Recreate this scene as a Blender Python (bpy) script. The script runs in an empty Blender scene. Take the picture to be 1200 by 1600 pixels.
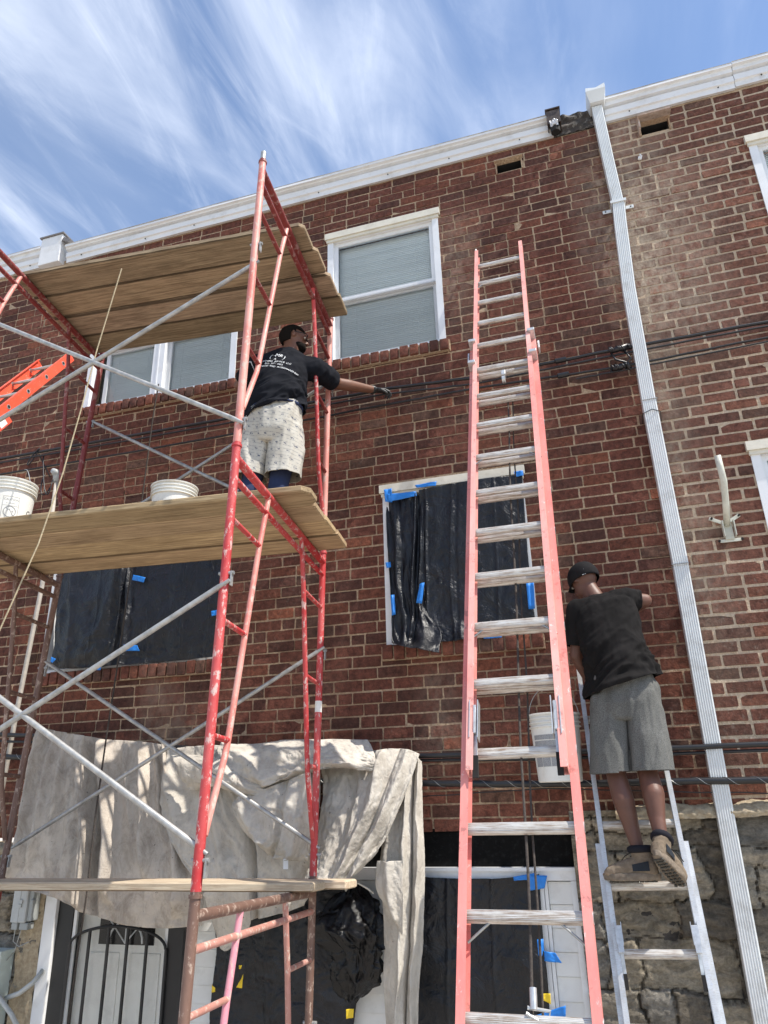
import bpy, bmesh, math, random
from math import sin, cos, pi, radians, sqrt
from mathutils import Vector, Matrix, noise
from mathutils.bvhtree import BVHTree
random.seed(7)
S = bpy.context.scene
C = S.collection
V = Vector

# ------------------------------------------------------------ camera
FPX = 1119.43
YAW, PIT, ROL = radians(16.20868), radians(21.65520), radians(-1.59872)
fwd = V((-sin(YAW)*cos(PIT), cos(YAW)*cos(PIT), sin(PIT)))
rt0 = V((cos(YAW), sin(YAW), 0)); up0 = rt0.cross(fwd)
rgt = rt0*cos(ROL)+up0*sin(ROL); upv = -rt0*sin(ROL)+up0*cos(ROL)
CAM = V((0, -5, 0))
cd = bpy.data.cameras.new('camera'); cam = bpy.data.objects.new('camera', cd); C.objects.link(cam)
cam.matrix_world = Matrix(((rgt.x, upv.x, -fwd.x, CAM.x), (rgt.y, upv.y, -fwd.y, CAM.y), (rgt.z, upv.z, -fwd.z, CAM.z), (0, 0, 0, 1)))
cd.sensor_fit = 'VERTICAL'; cd.sensor_height = 36; cd.lens = FPX/1600*36; cd.clip_end = 5000; cd.clip_start = .05
S.camera = cam

# ------------------------------------------------------------ light
SUN = V((0.54, -0.10, 0.84)).normalized()      # towards the sun
w = bpy.data.worlds.new('World'); S.world = w; w.use_nodes = True
nt = w.node_tree; nt.nodes.clear()
N = nt.nodes.new; L = nt.links.new
out = N('ShaderNodeOutputWorld'); bg = N('ShaderNodeBackground'); sky = N('ShaderNodeTexSky')
sky.sky_type = 'NISHITA'; sky.sun_disc = False
sky.sun_elevation = math.asin(SUN.z); sky.sun_rotation = math.atan2(SUN.x, SUN.y)
sky.air_density = 1.1; sky.dust_density = .8; sky.ozone_density = 4.0; sky.altitude = 50
bg.inputs[1].default_value = .15
tc = N('ShaderNodeTexCoord'); sep = N('ShaderNodeSeparateXYZ'); L(tc.outputs['Generated'], sep.inputs[0])
# cirrus on a flat layer high above: project the view direction on a plane
dv = N('ShaderNodeMath'); dv.operation = 'MAXIMUM'; dv.inputs[1].default_value = .06; L(sep.outputs[2], dv.inputs[0])
cmb = N('ShaderNodeCombineXYZ')
for i in (0, 1):
    m_ = N('ShaderNodeMath'); m_.operation = 'DIVIDE'; L(sep.outputs[i], m_.inputs[0]); L(dv.outputs[0], m_.inputs[1]); L(m_.outputs[0], cmb.inputs[i])
def sky_noise(rot, scl, det, rough, dist, seed):
    mp = N('ShaderNodeMapping'); mp.inputs['Rotation'].default_value = (0, 0, radians(rot)); mp.inputs['Scale'].default_value = scl
    mp.inputs['Location'].default_value = seed; L(cmb.outputs[0], mp.inputs[0])
    n = N('ShaderNodeTexNoise'); n.inputs['Scale'].default_value = 1; n.inputs['Detail'].default_value = det
    n.inputs['Roughness'].default_value = rough; n.inputs['Distortion'].default_value = dist; L(mp.outputs[0], n.inputs[0]); return n
def ramp(a, b, src, hi=1.0):
    r = N('ShaderNodeMapRange'); r.interpolation_type = 'SMOOTHSTEP'; r.inputs[1].default_value = a; r.inputs[2].default_value = b
    r.inputs[4].default_value = hi; L(src, r.inputs[0]); return r
nA = sky_noise(-40, (2.9, .85, 1), 9, .56, 1.3, (3.1, 1.7, 0)); nB = sky_noise(-20, (.9, .8, 1), 4, .5, .4, (8.3, 4.1, 0))
nC = sky_noise(-32, (12, 2.6, 1), 9, .62, 1.2, (1.3, 7.7, 0))
rA = ramp(.36, .84, nA.outputs[0]); rB = ramp(.28, .62, nB.outputs[0]); rC = ramp(.42, .80, nC.outputs[0], .34)
mu = N('ShaderNodeMath'); mu.operation = 'MULTIPLY'; L(rA.outputs[0], mu.inputs[0]); L(rB.outputs[0], mu.inputs[1])
mc = N('ShaderNodeMath'); mc.operation = 'MULTIPLY'; L(rC.outputs[0], mc.inputs[0]); L(rB.outputs[0], mc.inputs[1])
ad = N('ShaderNodeMath'); ad.operation = 'ADD'; L(mu.outputs[0], ad.inputs[0]); L(mc.outputs[0], ad.inputs[1])
# more cloud towards the left of the sky (west), as in the photo
lf = ramp(-.05, -.75, sep.outputs[0], .28)
ad2 = N('ShaderNodeMath'); ad2.operation = 'ADD'; ad2.use_clamp = True; L(ad.outputs[0], ad2.inputs[0])
ml = N('ShaderNodeMath'); ml.operation = 'MULTIPLY'; L(lf.outputs[0], ml.inputs[0]); L(nA.outputs[0], ml.inputs[1])
ms = N('ShaderNodeMath'); ms.operation = 'MULTIPLY'; ms.inputs[1].default_value = 1.7; L(ml.outputs[0], ms.inputs[0]); L(ms.outputs[0], ad2.inputs[1])
mx = N('ShaderNodeMixRGB'); mx.inputs[2].default_value = (8.6, 8.9, 9.4, 1); L(sky.outputs[0], mx.inputs[1])
fa = N('ShaderNodeMath'); fa.operation = 'MULTIPLY'; fa.inputs[1].default_value = .47; L(ad2.outputs[0], fa.inputs[0]); L(fa.outputs[0], mx.inputs[0])
L(mx.outputs[0], bg.inputs[0]); L(bg.outputs[0], out.inputs[0])
sd = bpy.data.lights.new('sun', 'SUN'); sd.energy = 4.6; sd.angle = radians(.53); sd.color = (1, .94, .85)
so = bpy.data.objects.new('sun', sd); C.objects.link(so); so.rotation_euler = SUN.to_track_quat('Z', 'Y').to_euler()
S.view_settings.view_transform = 'Standard'; S.view_settings.look = 'None'; S.view_settings.gamma = 1
S.view_settings.exposure = .54
S.render.engine = 'CYCLES'; S.cycles.max_bounces = 6

# ------------------------------------------------------------ helpers
def at(px, py, Y):
    """world point on the plane y = Y seen at photo pixel px, py"""
    d = fwd*FPX+rgt*(px-600)-upv*(py-800)
    return CAM+d*((Y-CAM.y)/d.y)
def lin(c):
    return tuple(((v/255)/12.92 if v <= 10 else (((v/255)+.055)/1.055)**2.4) for v in c)
class MB:
    def __init__(s): s.v = []; s.f = []; s.c = []; s.col = (1, 1, 1)
    def add(s, vs, fs, col=None):
        o = len(s.v); s.v += [tuple(q) for q in vs]; s.f += [tuple(i+o for i in f) for f in fs]; s.c += [col or s.col]*len(fs); return s
    def box(s, c, d, R=None, bev=0, col=None):
        c = V(c); hx, hy, hz = d[0]/2, d[1]/2, d[2]/2; R = R or Matrix.Identity(3)
        if bev:
            b = bev; vs = []; 
            bmx = bmesh.new(); bmesh.ops.create_cube(bmx, size=1); bmesh.ops.scale(bmx, vec=d, verts=bmx.verts)
            bmesh.ops.bevel(bmx, geom=bmx.edges[:], offset=b, segments=2, affect='EDGES', profile=.6)
            bmx.verts.index_update(); s.add([c+R@v.co for v in bmx.verts], [[v.index for v in f.verts] for f in bmx.faces], col); bmx.free(); return s
        vs = [c+R@V((x, y, z)) for x in (-hx, hx) for y in (-hy, hy) for z in (-hz, hz)]
        return s.add(vs, [(0, 1, 3, 2), (4, 6, 7, 5), (0, 4, 5, 1), (2, 3, 7, 6), (0, 2, 6, 4), (1, 5, 7, 3)], col)
    def bx(s, x0, x1, y0, y1, z0, z1, bev=0, col=None):
        return s.box(((x0+x1)/2, (y0+y1)/2, (z0+z1)/2), (abs(x1-x0), abs(y1-y0), abs(z1-z0)), None, bev, col)
    def bar(s, a, b, w_, h, up=V((0, 0, 1)), bev=0):
        a = V(a); b = V(b); z = (b-a).normalized(); x = up.cross(z)
        if x.length < 1e-4: x = V((1, 0, 0)).cross(z)
        x.normalize(); y = z.cross(x); R = Matrix((x, y, z)).transposed()
        return s.box((a+b)/2, (w_, h, (b-a).length), R, bev)
    def tube(s, pts, r, n=10, cap=True, col=None):
        pts = [V(p) for p in pts]; rs = r if isinstance(r, (list, tuple)) else [r]*len(pts)
        t = (pts[1]-pts[0]).normalized(); x = t.orthogonal().normalized(); vs = []; fs = []
        for i, p in enumerate(pts):
            if i == 0: t2 = (pts[1]-p)
            elif i == len(pts)-1: t2 = (p-pts[i-1])
            else: t2 = (pts[i+1]-pts[i-1])
            t2.normalize(); x = (x-t2*x.dot(t2)).normalized(); y = t2.cross(x)
            k = 1
            for j in range(n): a = 2*pi*j/n; vs.append(p+(x*cos(a)+y*sin(a))*rs[i]*k)
        for i in range(len(pts)-1):
            for j in range(n): fs.append((i*n+j, i*n+(j+1) % n, (i+1)*n+(j+1) % n, (i+1)*n+j))
        if cap: fs.append(tuple(range(n-1, -1, -1))); fs.append(tuple((len(pts)-1)*n+j for j in range(n)))
        return s.add(vs, fs, col)
    def prof(s, poly, x0, x1, col=None, segs=1, wob=0):
        """extrude a (y,z) profile along x"""
        n = len(poly); vs = []; fs = []
        for k in range(segs+1):
            x = x0+(x1-x0)*k/segs
            for (y, z) in poly: vs.append((x, y+wob*noise.noise(V((x*1.3, z*9, 3))), z+wob*noise.noise(V((x*1.1, y*20, 9)))))
        for k in range(segs):
            for j in range(n): fs.append((k*n+j, k*n+(j+1) % n, (k+1)*n+(j+1) % n, (k+1)*n+j))
        fs.append(tuple(range(n-1, -1, -1))); fs.append(tuple(segs*n+j for j in range(n)))
        return s.add(vs, fs, col)
    def lathe(s, c, prof, n=32, ax=None, cap=True):
        c = V(c); R = (ax or Matrix.Identity(3)); vs = []; fs = []
        for (r, z) in prof:
            for j in range(n): a = 2*pi*j/n; vs.append(c+R@V((r*cos(a), r*sin(a), z)))
        for i in range(len(prof)-1):
            for j in range(n): fs.append((i*n+j, i*n+(j+1) % n, (i+1)*n+(j+1) % n, (i+1)*n+j))
        return s.add(vs, fs)
    def grid(s, P, nu, nv, col=None):
        fs = [(i*(nu+1)+j, i*(nu+1)+j+1, (i+1)*(nu+1)+j+1, (i+1)*(nu+1)+j) for i in range(nv) for j in range(nu)]
        return s.add([P(j/nu, i/nv) for i in range(nv+1) for j in range(nu+1)], fs, col)
    def mesh(s, name, smooth=False, attr=False):
        me = bpy.data.meshes.new(name); me.from_pydata(s.v, [], s.f)
        if attr:
            a = me.attributes.new('tint', 'FLOAT_COLOR', 'FACE')
            a.data.foreach_set('color', [q for c in s.c for q in (c[0], c[1], c[2], 1)])
        if smooth: me.polygons.foreach_set('use_smooth', [True]*len(me.polygons))
        me.validate(); me.update(); return me
    def build(s, name, mat, parent=None, smooth=False, attr=False, fix=True):
        me = s.mesh(name, smooth, attr)
        if fix:
            b = bmesh.new(); b.from_mesh(me); bmesh.ops.recalc_face_normals(b, faces=b.faces); b.to_mesh(me); b.free()
        return link(name, me, mat, parent)
def link(name, me, mat, parent=None):
    o = bpy.data.objects.new(name, me); C.objects.link(o)
    if mat is not None: me.materials.append(mat)
    if parent is not None: o.parent = parent
    return o
def sm(o, ang=40):
    """smooth shading with sharp edges above ang"""
    me = o.data; b = bmesh.new(); b.from_mesh(me)
    for f in b.faces: f.smooth = True
    for e in b.edges:
        if len(e.link_faces) == 2 and e.calc_face_angle(0) > radians(ang): e.smooth = False
    b.to_mesh(me); b.free(); return o
def tag(o, label, cat, group=None, kind=None):
    if label: o['label'] = label
    if cat: o['category'] = cat
    if group: o['group'] = group
    if kind: o['kind'] = kind
    return o
def thing(name, label, cat, loc=(0, 0, 0), group=None, mat4=None):
    o = bpy.data.objects.new(name, None); C.objects.link(o); o.empty_display_size = .1
    if mat4 is not None: o.matrix_world = mat4
    else: o.location = loc
    return tag(o, label, cat, group)
def struct(o): o['kind'] = 'structure'; return o

# ------------------------------------------------------------ materials
class MT:
    def __init__(s, name, rough=.6, metal=0, spec=.5):
        s.m = bpy.data.materials.new(name); s.m.use_nodes = True; s.t = s.m.node_tree; s.b = s.t.nodes['Principled BSDF']
        s.b.inputs['Roughness'].default_value = rough; s.b.inputs['Metallic'].default_value = metal; s.b.inputs['Specular IOR Level'].default_value = spec
        s.co = s.n('ShaderNodeTexCoord').outputs['Object']; s.bump_n = None
    def n(s, t): return s.t.nodes.new(t)
    def l(s, a, b): s.t.links.new(a, b)
    def noise(s, sc, det=5, rough=.55, stretch=None, off=0, dist=0, co=None):
        mp = s.n('ShaderNodeMapping'); mp.inputs['Scale'].default_value = stretch or (1, 1, 1); mp.inputs['Location'].default_value = (off, off*.7, off*1.3)
        s.l(co or s.co, mp.inputs[0]); q = s.n('ShaderNodeTexNoise'); q.inputs['Scale'].default_value = sc; q.inputs['Detail'].default_value = det
        q.inputs['Roughness'].default_value = rough; q.inputs['Distortion'].default_value = dist; s.l(mp.outputs[0], q.inputs[0]); return q.outputs['Fac']
    def rng(s, src, a, b, c=0, d=1):
        r = s.n('ShaderNodeMapRange'); r.inputs[1].default_value = a; r.inputs[2].default_value = b; r.inputs[3].default_value = c; r.inputs[4].default_value = d
        s.l(src, r.inputs[0]); return r.outputs[0]
    def mix(s, f, a, b, mode='MIX'):
        m = s.n('ShaderNodeMixRGB'); m.blend_type = mode
        for i, q in ((0, f), (1, a), (2, b)):
            if isinstance(q, (int, float)): m.inputs[i].default_value = q
            elif isinstance(q, (tuple, list)): m.inputs[i].default_value = (q[0], q[1], q[2], 1)
            else: s.l(q, m.inputs[i])
        return m.outputs[0]
    def math(s, op, a, b=None):
        m = s.n('ShaderNodeMath'); m.operation = op
        for i, q in ((0, a), (1, b)):
            if q is None: continue
            if isinstance(q, (int, float)): m.inputs[i].default_value = q
            else: s.l(q, m.inputs[i])
        return m.outputs[0]
    def attr(s, name='tint'): a = s.n('ShaderNodeAttribute'); a.attribute_name = name; return a.outputs['Color']
    def color(s, c):
        if isinstance(c, (tuple, list)): s.b.inputs['Base Color'].default_value = (c[0], c[1], c[2], 1)
        else: s.l(c, s.b.inputs['Base Color'])
        return s
    def rough(s, src): s.l(src, s.b.inputs['Roughness']); return s
    def bump(s, src, dist=.002, strength=1):
        b = s.n('ShaderNodeBump'); b.inputs['Distance'].default_value = dist; b.inputs['Strength'].default_value = strength; s.l(src, b.inputs['Height'])
        if s.bump_n is not None: s.l(s.bump_n, b.inputs['Normal'])
        s.bump_n = b.outputs[0]; s.l(s.bump_n, s.b.inputs['Normal']); return s
def simple(name, c, rough=.6, metal=0, var=.12, sc=8, bump=0, bsc=60, spec=.5, dirt=None, damt=.5):
    m = MT(name, rough, metal, spec); n = m.noise(sc, 6)
    f = m.rng(n, .3, .7, 1-var, 1+var); cc = m.mix(1, c, f, 'MULTIPLY')
    if dirt: cc = m.mix(m.rng(m.noise(sc*1.7, 8, .7, off=4), .52, .72, 0, damt), cc, dirt)
    m.color(cc)
    if bump: m.bump(m.noise(bsc, 6, .6), bump)
    return m.m

def brick_mat(name, lime, stains=()):
    m = MT(name, .9, 0, .25); t = m.attr()
    n1 = m.noise(26, 7, .65); n2 = m.noise(110, 5, .7, (1, 1, 1), 3); n3 = m.noise(.9, 6, .6, off=11)
    c = m.mix(1, t, m.rng(n1, .30, .70, .50, 1.6), 'MULTIPLY'); c = m.mix(1, c, m.rng(n2, .28, .72, .62, 1.4), 'MULTIPLY')
    # pale lime / efflorescence on brick faces in ragged blotches
    b = m.math('MULTIPLY', m.rng(m.noise(38, 8, .75, (1, 1, .6), 7), .55, .74), m.rng(n3, .42, .68)); b = m.math('MULTIPLY', b, lime)
    c = m.mix(b, c, (.36, .29, .235))
    # pale salt stains left by old leaks, each at its own place on the wall
    sp_ = m.n('ShaderNodeSeparateXYZ'); m.l(m.co, sp_.inputs[0])
    for (cx_, rx_, cz_, rz_, am) in stains:
        gx = m.rng(m.math('ABSOLUTE', m.math('SUBTRACT', sp_.outputs[0], cx_)), 0, rx_, 1, 0); gz = m.rng(m.math('ABSOLUTE', m.math('SUBTRACT', sp_.outputs[2], cz_)), rz_*.4, rz_, 1, 0)
        k_ = m.math('MULTIPLY', m.math('MULTIPLY', gx, gz), m.rng(m.noise(13, 8, .75, (1, 1, .6), cx_*9), .36, .62)); c = m.mix(m.math('MULTIPLY', k_, am), c, (.42, .345, .265))
    # dark sooty patches
    d = m.rng(m.noise(2.3, 7, .65, off=21), .50, .75, 0, .45); c = m.mix(d, c, (.036, .020, .015))
    m.color(c); m.bump(n2, .0026).bump(n1, .007); return m.m
def mortar_mat(name, base, dark):
    m = MT(name, .95, 0, .15); n1 = m.noise(60, 7, .7); n3 = m.noise(1.6, 6, .6, off=5)
    c = m.mix(m.rng(n1, .35, .7), base, dark); c = m.mix(m.rng(n3, .45, .72, 0, .8), c, dark)
    m.color(c); m.bump(n1, .010).bump(m.noise(14, 4, .6, off=9), .020); return m.m
M_brick = brick_mat('brick_burgundy', .55, [(-3.35, .28, .62, .5, .35), (.55, .35, 4.4, 1.2, .5), (-1.1, .2, .55, .45, .3), (-3.1, .2, .45, .4, .3), (-.75, .3, 4.3, .7, .4)]); M_brick2 = brick_mat('brick_right_house', .7, [(.72, .70, 4.1, 1.3, .95), (.68, .32, 2.0, 1.6, .5), (.8, .4, 5.35, .4, .7)])
M_mort = mortar_mat('mortar_tan', (.56, .43, .295), (.27, .17, .11)); M_mort2 = mortar_mat('mortar_pale', (.60, .49, .365), (.40, .295, .205))
M_white = simple('white_aluminium_trim', (.72, .73, .74), .45, 0, .05, 5, dirt=(.45, .42, .36), damt=.3)
M_fascia = simple('white_fascia_metal', (.70, .70, .70), .5, 0, .05, 3, dirt=(.40, .37, .32), damt=.45, bump=.004, bsc=3)
M_cream = simple('cream_painted_wood', (.66, .62, .52), .6, 0, .08, 9, dirt=(.42, .37, .28), damt=.4, bump=.001)
M_spout = simple('white_downspout_metal', (.66, .68, .68), .38, 0, .06, 4, dirt=(.36, .35, .32), damt=.6)
M_roof = simple('roof_membrane', (.16, .15, .15), .9, 0, .2, 6, bump=.003)
M_tar = simple('tar_stained_concrete', (.055, .045, .038), .9, 0, .4, 14, dirt=(.38, .35, .30), damt=.75, bump=.01, bsc=30)
M_dark = simple('dark_hollow', (.012, .011, .011), .9)
M_blackp = simple('black_painted_metal', (.008, .008, .009), .5, 0, .2, 20)
M_void = simple('black_header_board', (.004, .004, .004), .85, 0, .3, 20, spec=.15, dirt=(.05, .05, .05), damt=.3)
M_door = simple('white_door_paint', (.86, .85, .80), .5, 0, .05, 4, dirt=(.45, .43, .38), damt=.3)
M_siding = simple('white_vinyl_siding', (.72, .72, .70), .5, 0, .04, 6, dirt=(.5, .49, .46), damt=.3)
M_box = simple('grey_plastic_box', (.42, .44, .44), .5, 0, .08, 12, dirt=(.25, .25, .23), damt=.4)
M_meter = simple('meter_box_paint', (.52, .60, .58), .5, 0, .06, 12, dirt=(.3, .32, .3), damt=.3)
M_galv = simple('galvanised_tube', (.36, .36, .35), .5, .5, .28, 24, dirt=(.50, .47, .42), damt=.7, bump=.0008, bsc=220)
M_cond = simple('white_conduit', (.42, .385, .34), .5, 0, .15, 18, dirt=(.25, .22, .2), damt=.5)
M_cable = simple('black_cable', (.010, .010, .012), .38, 0, .3, 40)
M_wire = simple('steel_wire', (.35, .35, .34), .4, .8, .1, 40)
def alu_mat():
    m = MT('aluminium_ladder', .38, .75); n = m.noise(9, 7, .65); n2 = m.noise(45, 6, .7, (1, 8, 8), 2)
    c = m.mix(m.rng(n, .35, .7), (.72, .72, .71), (.50, .50, .49)); c = m.mix(m.rng(n2, .5, .75, 0, .8), c, (.34, .29, .25))
    m.color(c); m.rough(m.rng(n2, .3, .7, .32, .62)); m.bump(n2, .0006); return m.m
M_alu = alu_mat()
def rung_mat():
    m = MT('ribbed_aluminium_rung', .45, .55); n2 = m.noise(26, 7, .7, (.35, 6, 6), 2); n = m.noise(14, 6, .6)
    c = m.mix(m.rng(n2, .42, .62), (.66, .65, .62), (.33, .25, .19)); c = m.mix(m.rng(n, .5, .7, 0, .6), c, (.70, .68, .62))
    m.color(c)
    wv = m.n('ShaderNodeTexWave'); wv.bands_direction = 'Z'; wv.inputs['Scale'].default_value = 60; m.l(m.co, wv.inputs[0]); m.bump(wv.outputs['Fac'], .0012); return m.m
M_rung = rung_mat()
def frp_mat(name, c, fade, rough=.45, amt=1):
    m = MT(name, rough, 0, .4); n = m.noise(2.2, 5); n2 = m.noise(120, 5, .7, (1, 1, .25), 3); n4 = m.noise(16, 8, .75, off=8)
    q = m.mix(m.rng(n, .3, .7, 0, amt), c, fade); q = m.mix(m.rng(n2, .45, .8, 0, .35), q, fade)
    q = m.mix(m.rng(n4, .57, .63, 0, .55), q, (.20, .10, .09)); q = m.mix(m.rng(m.noise(42, 9, .8, (1, 1, .5), 19), .60, .64, 0, .7), q, (.78, .70, .66)); q = m.mix(m.rng(m.noise(3, 8, .7, (3, 3, .6), 29), .52, .66, 0, .35), q, (.40, .22, .20)); m.color(q); m.bump(n2, .0005); return m.m
M_red = frp_mat('faded_red_fibreglass', (.66, .21, .18), (.78, .42, .37))
M_redb = frp_mat('red_fibreglass_base', (.64, .16, .14), (.74, .32, .28))
M_orange = frp_mat('orange_fibreglass', (.80, .075, .035), (.86, .16, .08), .4, .6)
def paint_mat(name, c, fade, chip, famt=.6, camt=.8, rust=(.10, .045, .03), zfade=None):
    m = MT(name, .5, 0, .45); n = m.noise(3.1, 6, .6, off=1); n2 = m.noise(34, 9, .72, (1, 1, .55), 3); n3 = m.noise(75, 6, .7, off=9); n5 = m.noise(7, 7, .7, (1, 1, .4), 6)
    q = m.mix(m.rng(n, .36, .64, 0, famt), c, fade); q = m.mix(m.rng(n5, .54, .62, 0, famt), q, fade)
    q = m.mix(m.rng(n2, .545, .60, 0, camt), q, chip); q = m.mix(m.rng(n3, .66, .70, 0, .8), q, rust); m.color(q)
    m.rough(m.rng(n2, .3, .7, .38, .72)); m.bump(n2, .0012).bump(n3, .0006); return m.m
P_pink = paint_mat('faded_pink_red_paint', (.52, .155, .125), (.62, .30, .25), (.50, .42, .36), .9, .8)
P_red = paint_mat('bright_red_paint', (.42, .022, .026), (.52, .10, .095), (.58, .44, .40), .7, .85)
P_dred = paint_mat('dark_red_paint', (.17, .022, .022), (.24, .05, .04), (.42, .33, .29), .5, .45)
P_brown = paint_mat('brown_rust_paint', (.125, .070, .052), (.20, .115, .085), (.50, .40, .33), .6, .55)
P_rpink = paint_mat('rusty_rose_paint', (.36, .17, .13), (.50, .24, .20), (.58, .50, .42), .9, .8, (.2, .07, .04))
P_rose = paint_mat('rose_pink_paint', (.58, .20, .26), (.62, .30, .34), (.58, .44, .36), .6, .6, (.25, .08, .03))
def wood_mat(name, a, b, dark, gx=1.0):
    m = MT(name, .8, 0, .2); info = m.n('ShaderNodeObjectInfo'); rv = m.math('MULTIPLY', info.outputs['Random'], 37)
    cx = m.n('ShaderNodeCombineXYZ'); m.l(rv, cx.inputs[0]); m.l(rv, cx.inputs[1]); ad_ = m.n('ShaderNodeVectorMath'); m.l(m.co, ad_.inputs[0]); m.l(cx.outputs[0], ad_.inputs[1]); co = ad_.outputs[0]
    g = m.noise(5, 8, .68, (.55, 9, 9), 0, 1.3, co); g2 = m.noise(11, 7, .72, (.30, 9, 9), 5, .6, co); bl = m.noise(2.4, 6, .6, (1, 1.6, 1), 9, 0, co); sp = m.noise(9, 8, .75, off=14, co=co)
    q = m.mix(m.rng(g, .38, .62), a, b); q = m.mix(m.rng(g2, .46, .62, 0, .6), q, dark); kv = m.n('ShaderNodeTexVoronoi'); kv.inputs['Scale'].default_value = 2.6; mpk = m.n('ShaderNodeMapping'); mpk.inputs['Scale'].default_value = (.55, 1.5, .2); m.l(co, mpk.inputs[0]); m.l(mpk.outputs[0], kv.inputs[0]); q = m.mix(m.rng(kv.outputs['Distance'], .02, .075, .9, 0), q, (dark[0]*.6, dark[1]*.6, dark[2]*.6)); q = m.mix(m.rng(bl, .48, .72, 0, .5), q, dark)
    q = m.mix(m.rng(sp, .66, .74, 0, .5), q, (a[0]*1.7, a[1]*1.6, a[2]*1.4))
    q = m.mix(1, q, info.outputs['Color'], 'MULTIPLY')
    sy = m.n('ShaderNodeSeparateXYZ'); m.l(m.co, sy.inputs[0]); ed = m.rng(m.math('ADD', m.math('ABSOLUTE', sy.outputs[1]), m.math('MULTIPLY', m.noise(7, 5, .7, off=3), .012)), .109, .118, 0, .8); gn = m.n('ShaderNodeNewGeometry'); sz = m.n('ShaderNodeSeparateXYZ'); m.l(gn.outputs['Normal'], sz.inputs[0]); ed = m.math('MULTIPLY', ed, m.math('LESS_THAN', sz.outputs[2], -.3)); q = m.mix(ed, q, (dark[0]*.35, dark[1]*.33, dark[2]*.3))   # seam shade between boards, painted dark along their underside edges
    m.color(q); m.bump(g2, .0012).bump(g, .001); return m.m
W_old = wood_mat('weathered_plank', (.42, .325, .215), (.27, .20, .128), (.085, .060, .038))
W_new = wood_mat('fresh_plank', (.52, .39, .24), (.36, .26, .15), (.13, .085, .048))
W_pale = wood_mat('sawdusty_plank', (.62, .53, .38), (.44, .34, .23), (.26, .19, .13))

def cloth_mat(name, a, b, stain, amt=.6, bsc=420):
    m = MT(name, .95, 0, .1); n = m.noise(3.2, 7, .66, off=2); s1 = m.noise(7, 9, .75, (1, 1, .7), 6, .6); s2 = m.noise(24, 8, .75, (1, 1, .35), 16, .8)
    q = m.mix(m.rng(n, .35, .65), a, b); q = m.mix(m.rng(s1, .46, .66, 0, amt), q, stain); q = m.mix(m.rng(s2, .52, .68, 0, amt*.6), q, stain); q = m.mix(m.rng(m.noise(38, 4, .6, off=41), .69, .71, 0, .8), q, (.10, .09, .08))
    m.color(q); m.bump(m.noise(bsc, 3, .5), .0006).bump(s2, .002).bump(m.noise(26, 6, .6, dist=1.6, off=33), .006); m.b.inputs['Subsurface Weight'].default_value = 0; return m.m
M_canvas = cloth_mat('canvas_light', (.56, .525, .465), (.47, .435, .38), (.28, .245, .205), .55)
M_canvas2 = cloth_mat('canvas_dirty', (.56, .505, .435), (.44, .39, .335), (.24, .205, .17), .75)
def plastic_mat():
    m = MT('black_polythene', .30, 0, .5); n = m.noise(5.5, 8, .6, dist=1.2); n2 = m.noise(24, 6, .6, (1, 1, .45), 5, .8)
    m.color(m.mix(m.rng(m.noise(2, 4), .4, .7), (.006, .007, .010), (.011, .012, .017)))
    m.rough(m.rng(n2, .3, .7, .24, .42)); m.bump(n2, .005).bump(n, .024); return m.m
M_poly = plastic_mat(); M_poly.node_tree.nodes['Principled BSDF'].inputs['Specular IOR Level'].default_value = .38
M_bag = MT('black_bin_bag', .20, 0, .35); M_bag.color((.004, .004, .005)).bump(M_bag.noise(22, 7, .6, dist=1.5), .008); M_bag = M_bag.m
M_blue = simple('blue_masking_tape', (.012, .19, .62), .55, 0, .12, 30, bump=.0008, bsc=90)
M_yel = simple('yellow_tape', (.80, .56, .02), .5, 0, .1, 30)
M_ropey = simple('yellow_tan_rope', (.40, .335, .22), .85, 0, .3, 90, bump=.001, bsc=300)
M_roped = simple('dark_dirty_rope', (.055, .045, .038), .9, 0, .4, 90, bump=.001, bsc=300)
def bucket_mat(name, grey):
    m = MT(name, .42, 0, .4); n = m.noise(9, 8, .7); c = m.mix(m.rng(n, .5, .72, 0, .6), (.70, .70, .66), (.50, .46, .38)); m.color(c); return m.m
M_bucket = bucket_mat('white_bucket_plastic', 0)
M_ink = simple('grey_print', (.10, .105, .11), .6, 0, .3, 200); M_inkl = simple('pale_grey_print', (.26, .27, .28), .6, 0, .5, 300)
M_inkr = simple('red_print', (.5, .06, .06), .6)
def skin_mat(name, c):
    m = MT(name, .5, 0, .4); n = m.noise(14, 5); m.color(m.mix(1, c, m.rng(n, .3, .7, .86, 1.14), 'MULTIPLY')); m.bump(m.noise(160, 4), .0006)
    m.b.inputs['Subsurface Weight'].default_value = .04; return m.m
M_skin = skin_mat('brown_skin', (.125, .058, .040)); M_skin2 = skin_mat('warm_brown_skin', (.155, .072, .046))
def fabric(name, c, var=.15, heather=0, fsc=240):
    m = MT(name, .92, 0, .12); n = m.noise(6, 5); q = m.mix(1, c, m.rng(n, .3, .7, 1-var, 1+var), 'MULTIPLY')
    if heather: q = m.mix(m.rng(m.noise(fsc, 3, .7), .42, .60, 0, heather), q, (c[0]*.35, c[1]*.35, c[2]*.35))
    m.color(q); m.bump(m.noise(520, 3), .0005); return m.m
M_shirt = fabric('black_cotton', (.013, .012, .012), .3, .25); M_shirt2 = fabric('navy_black_cotton', (.009, .010, .014), .2)
M_short = fabric('heather_grey_jersey', (.155, .156, .148), .15, .7); M_hair = fabric('black_hair', (.008, .006, .005), .2)
M_navy = fabric('navy_leggings', (.030, .040, .085), .2); M_cap = fabric('black_cap', (.016, .015, .016), .3, .2)
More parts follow.
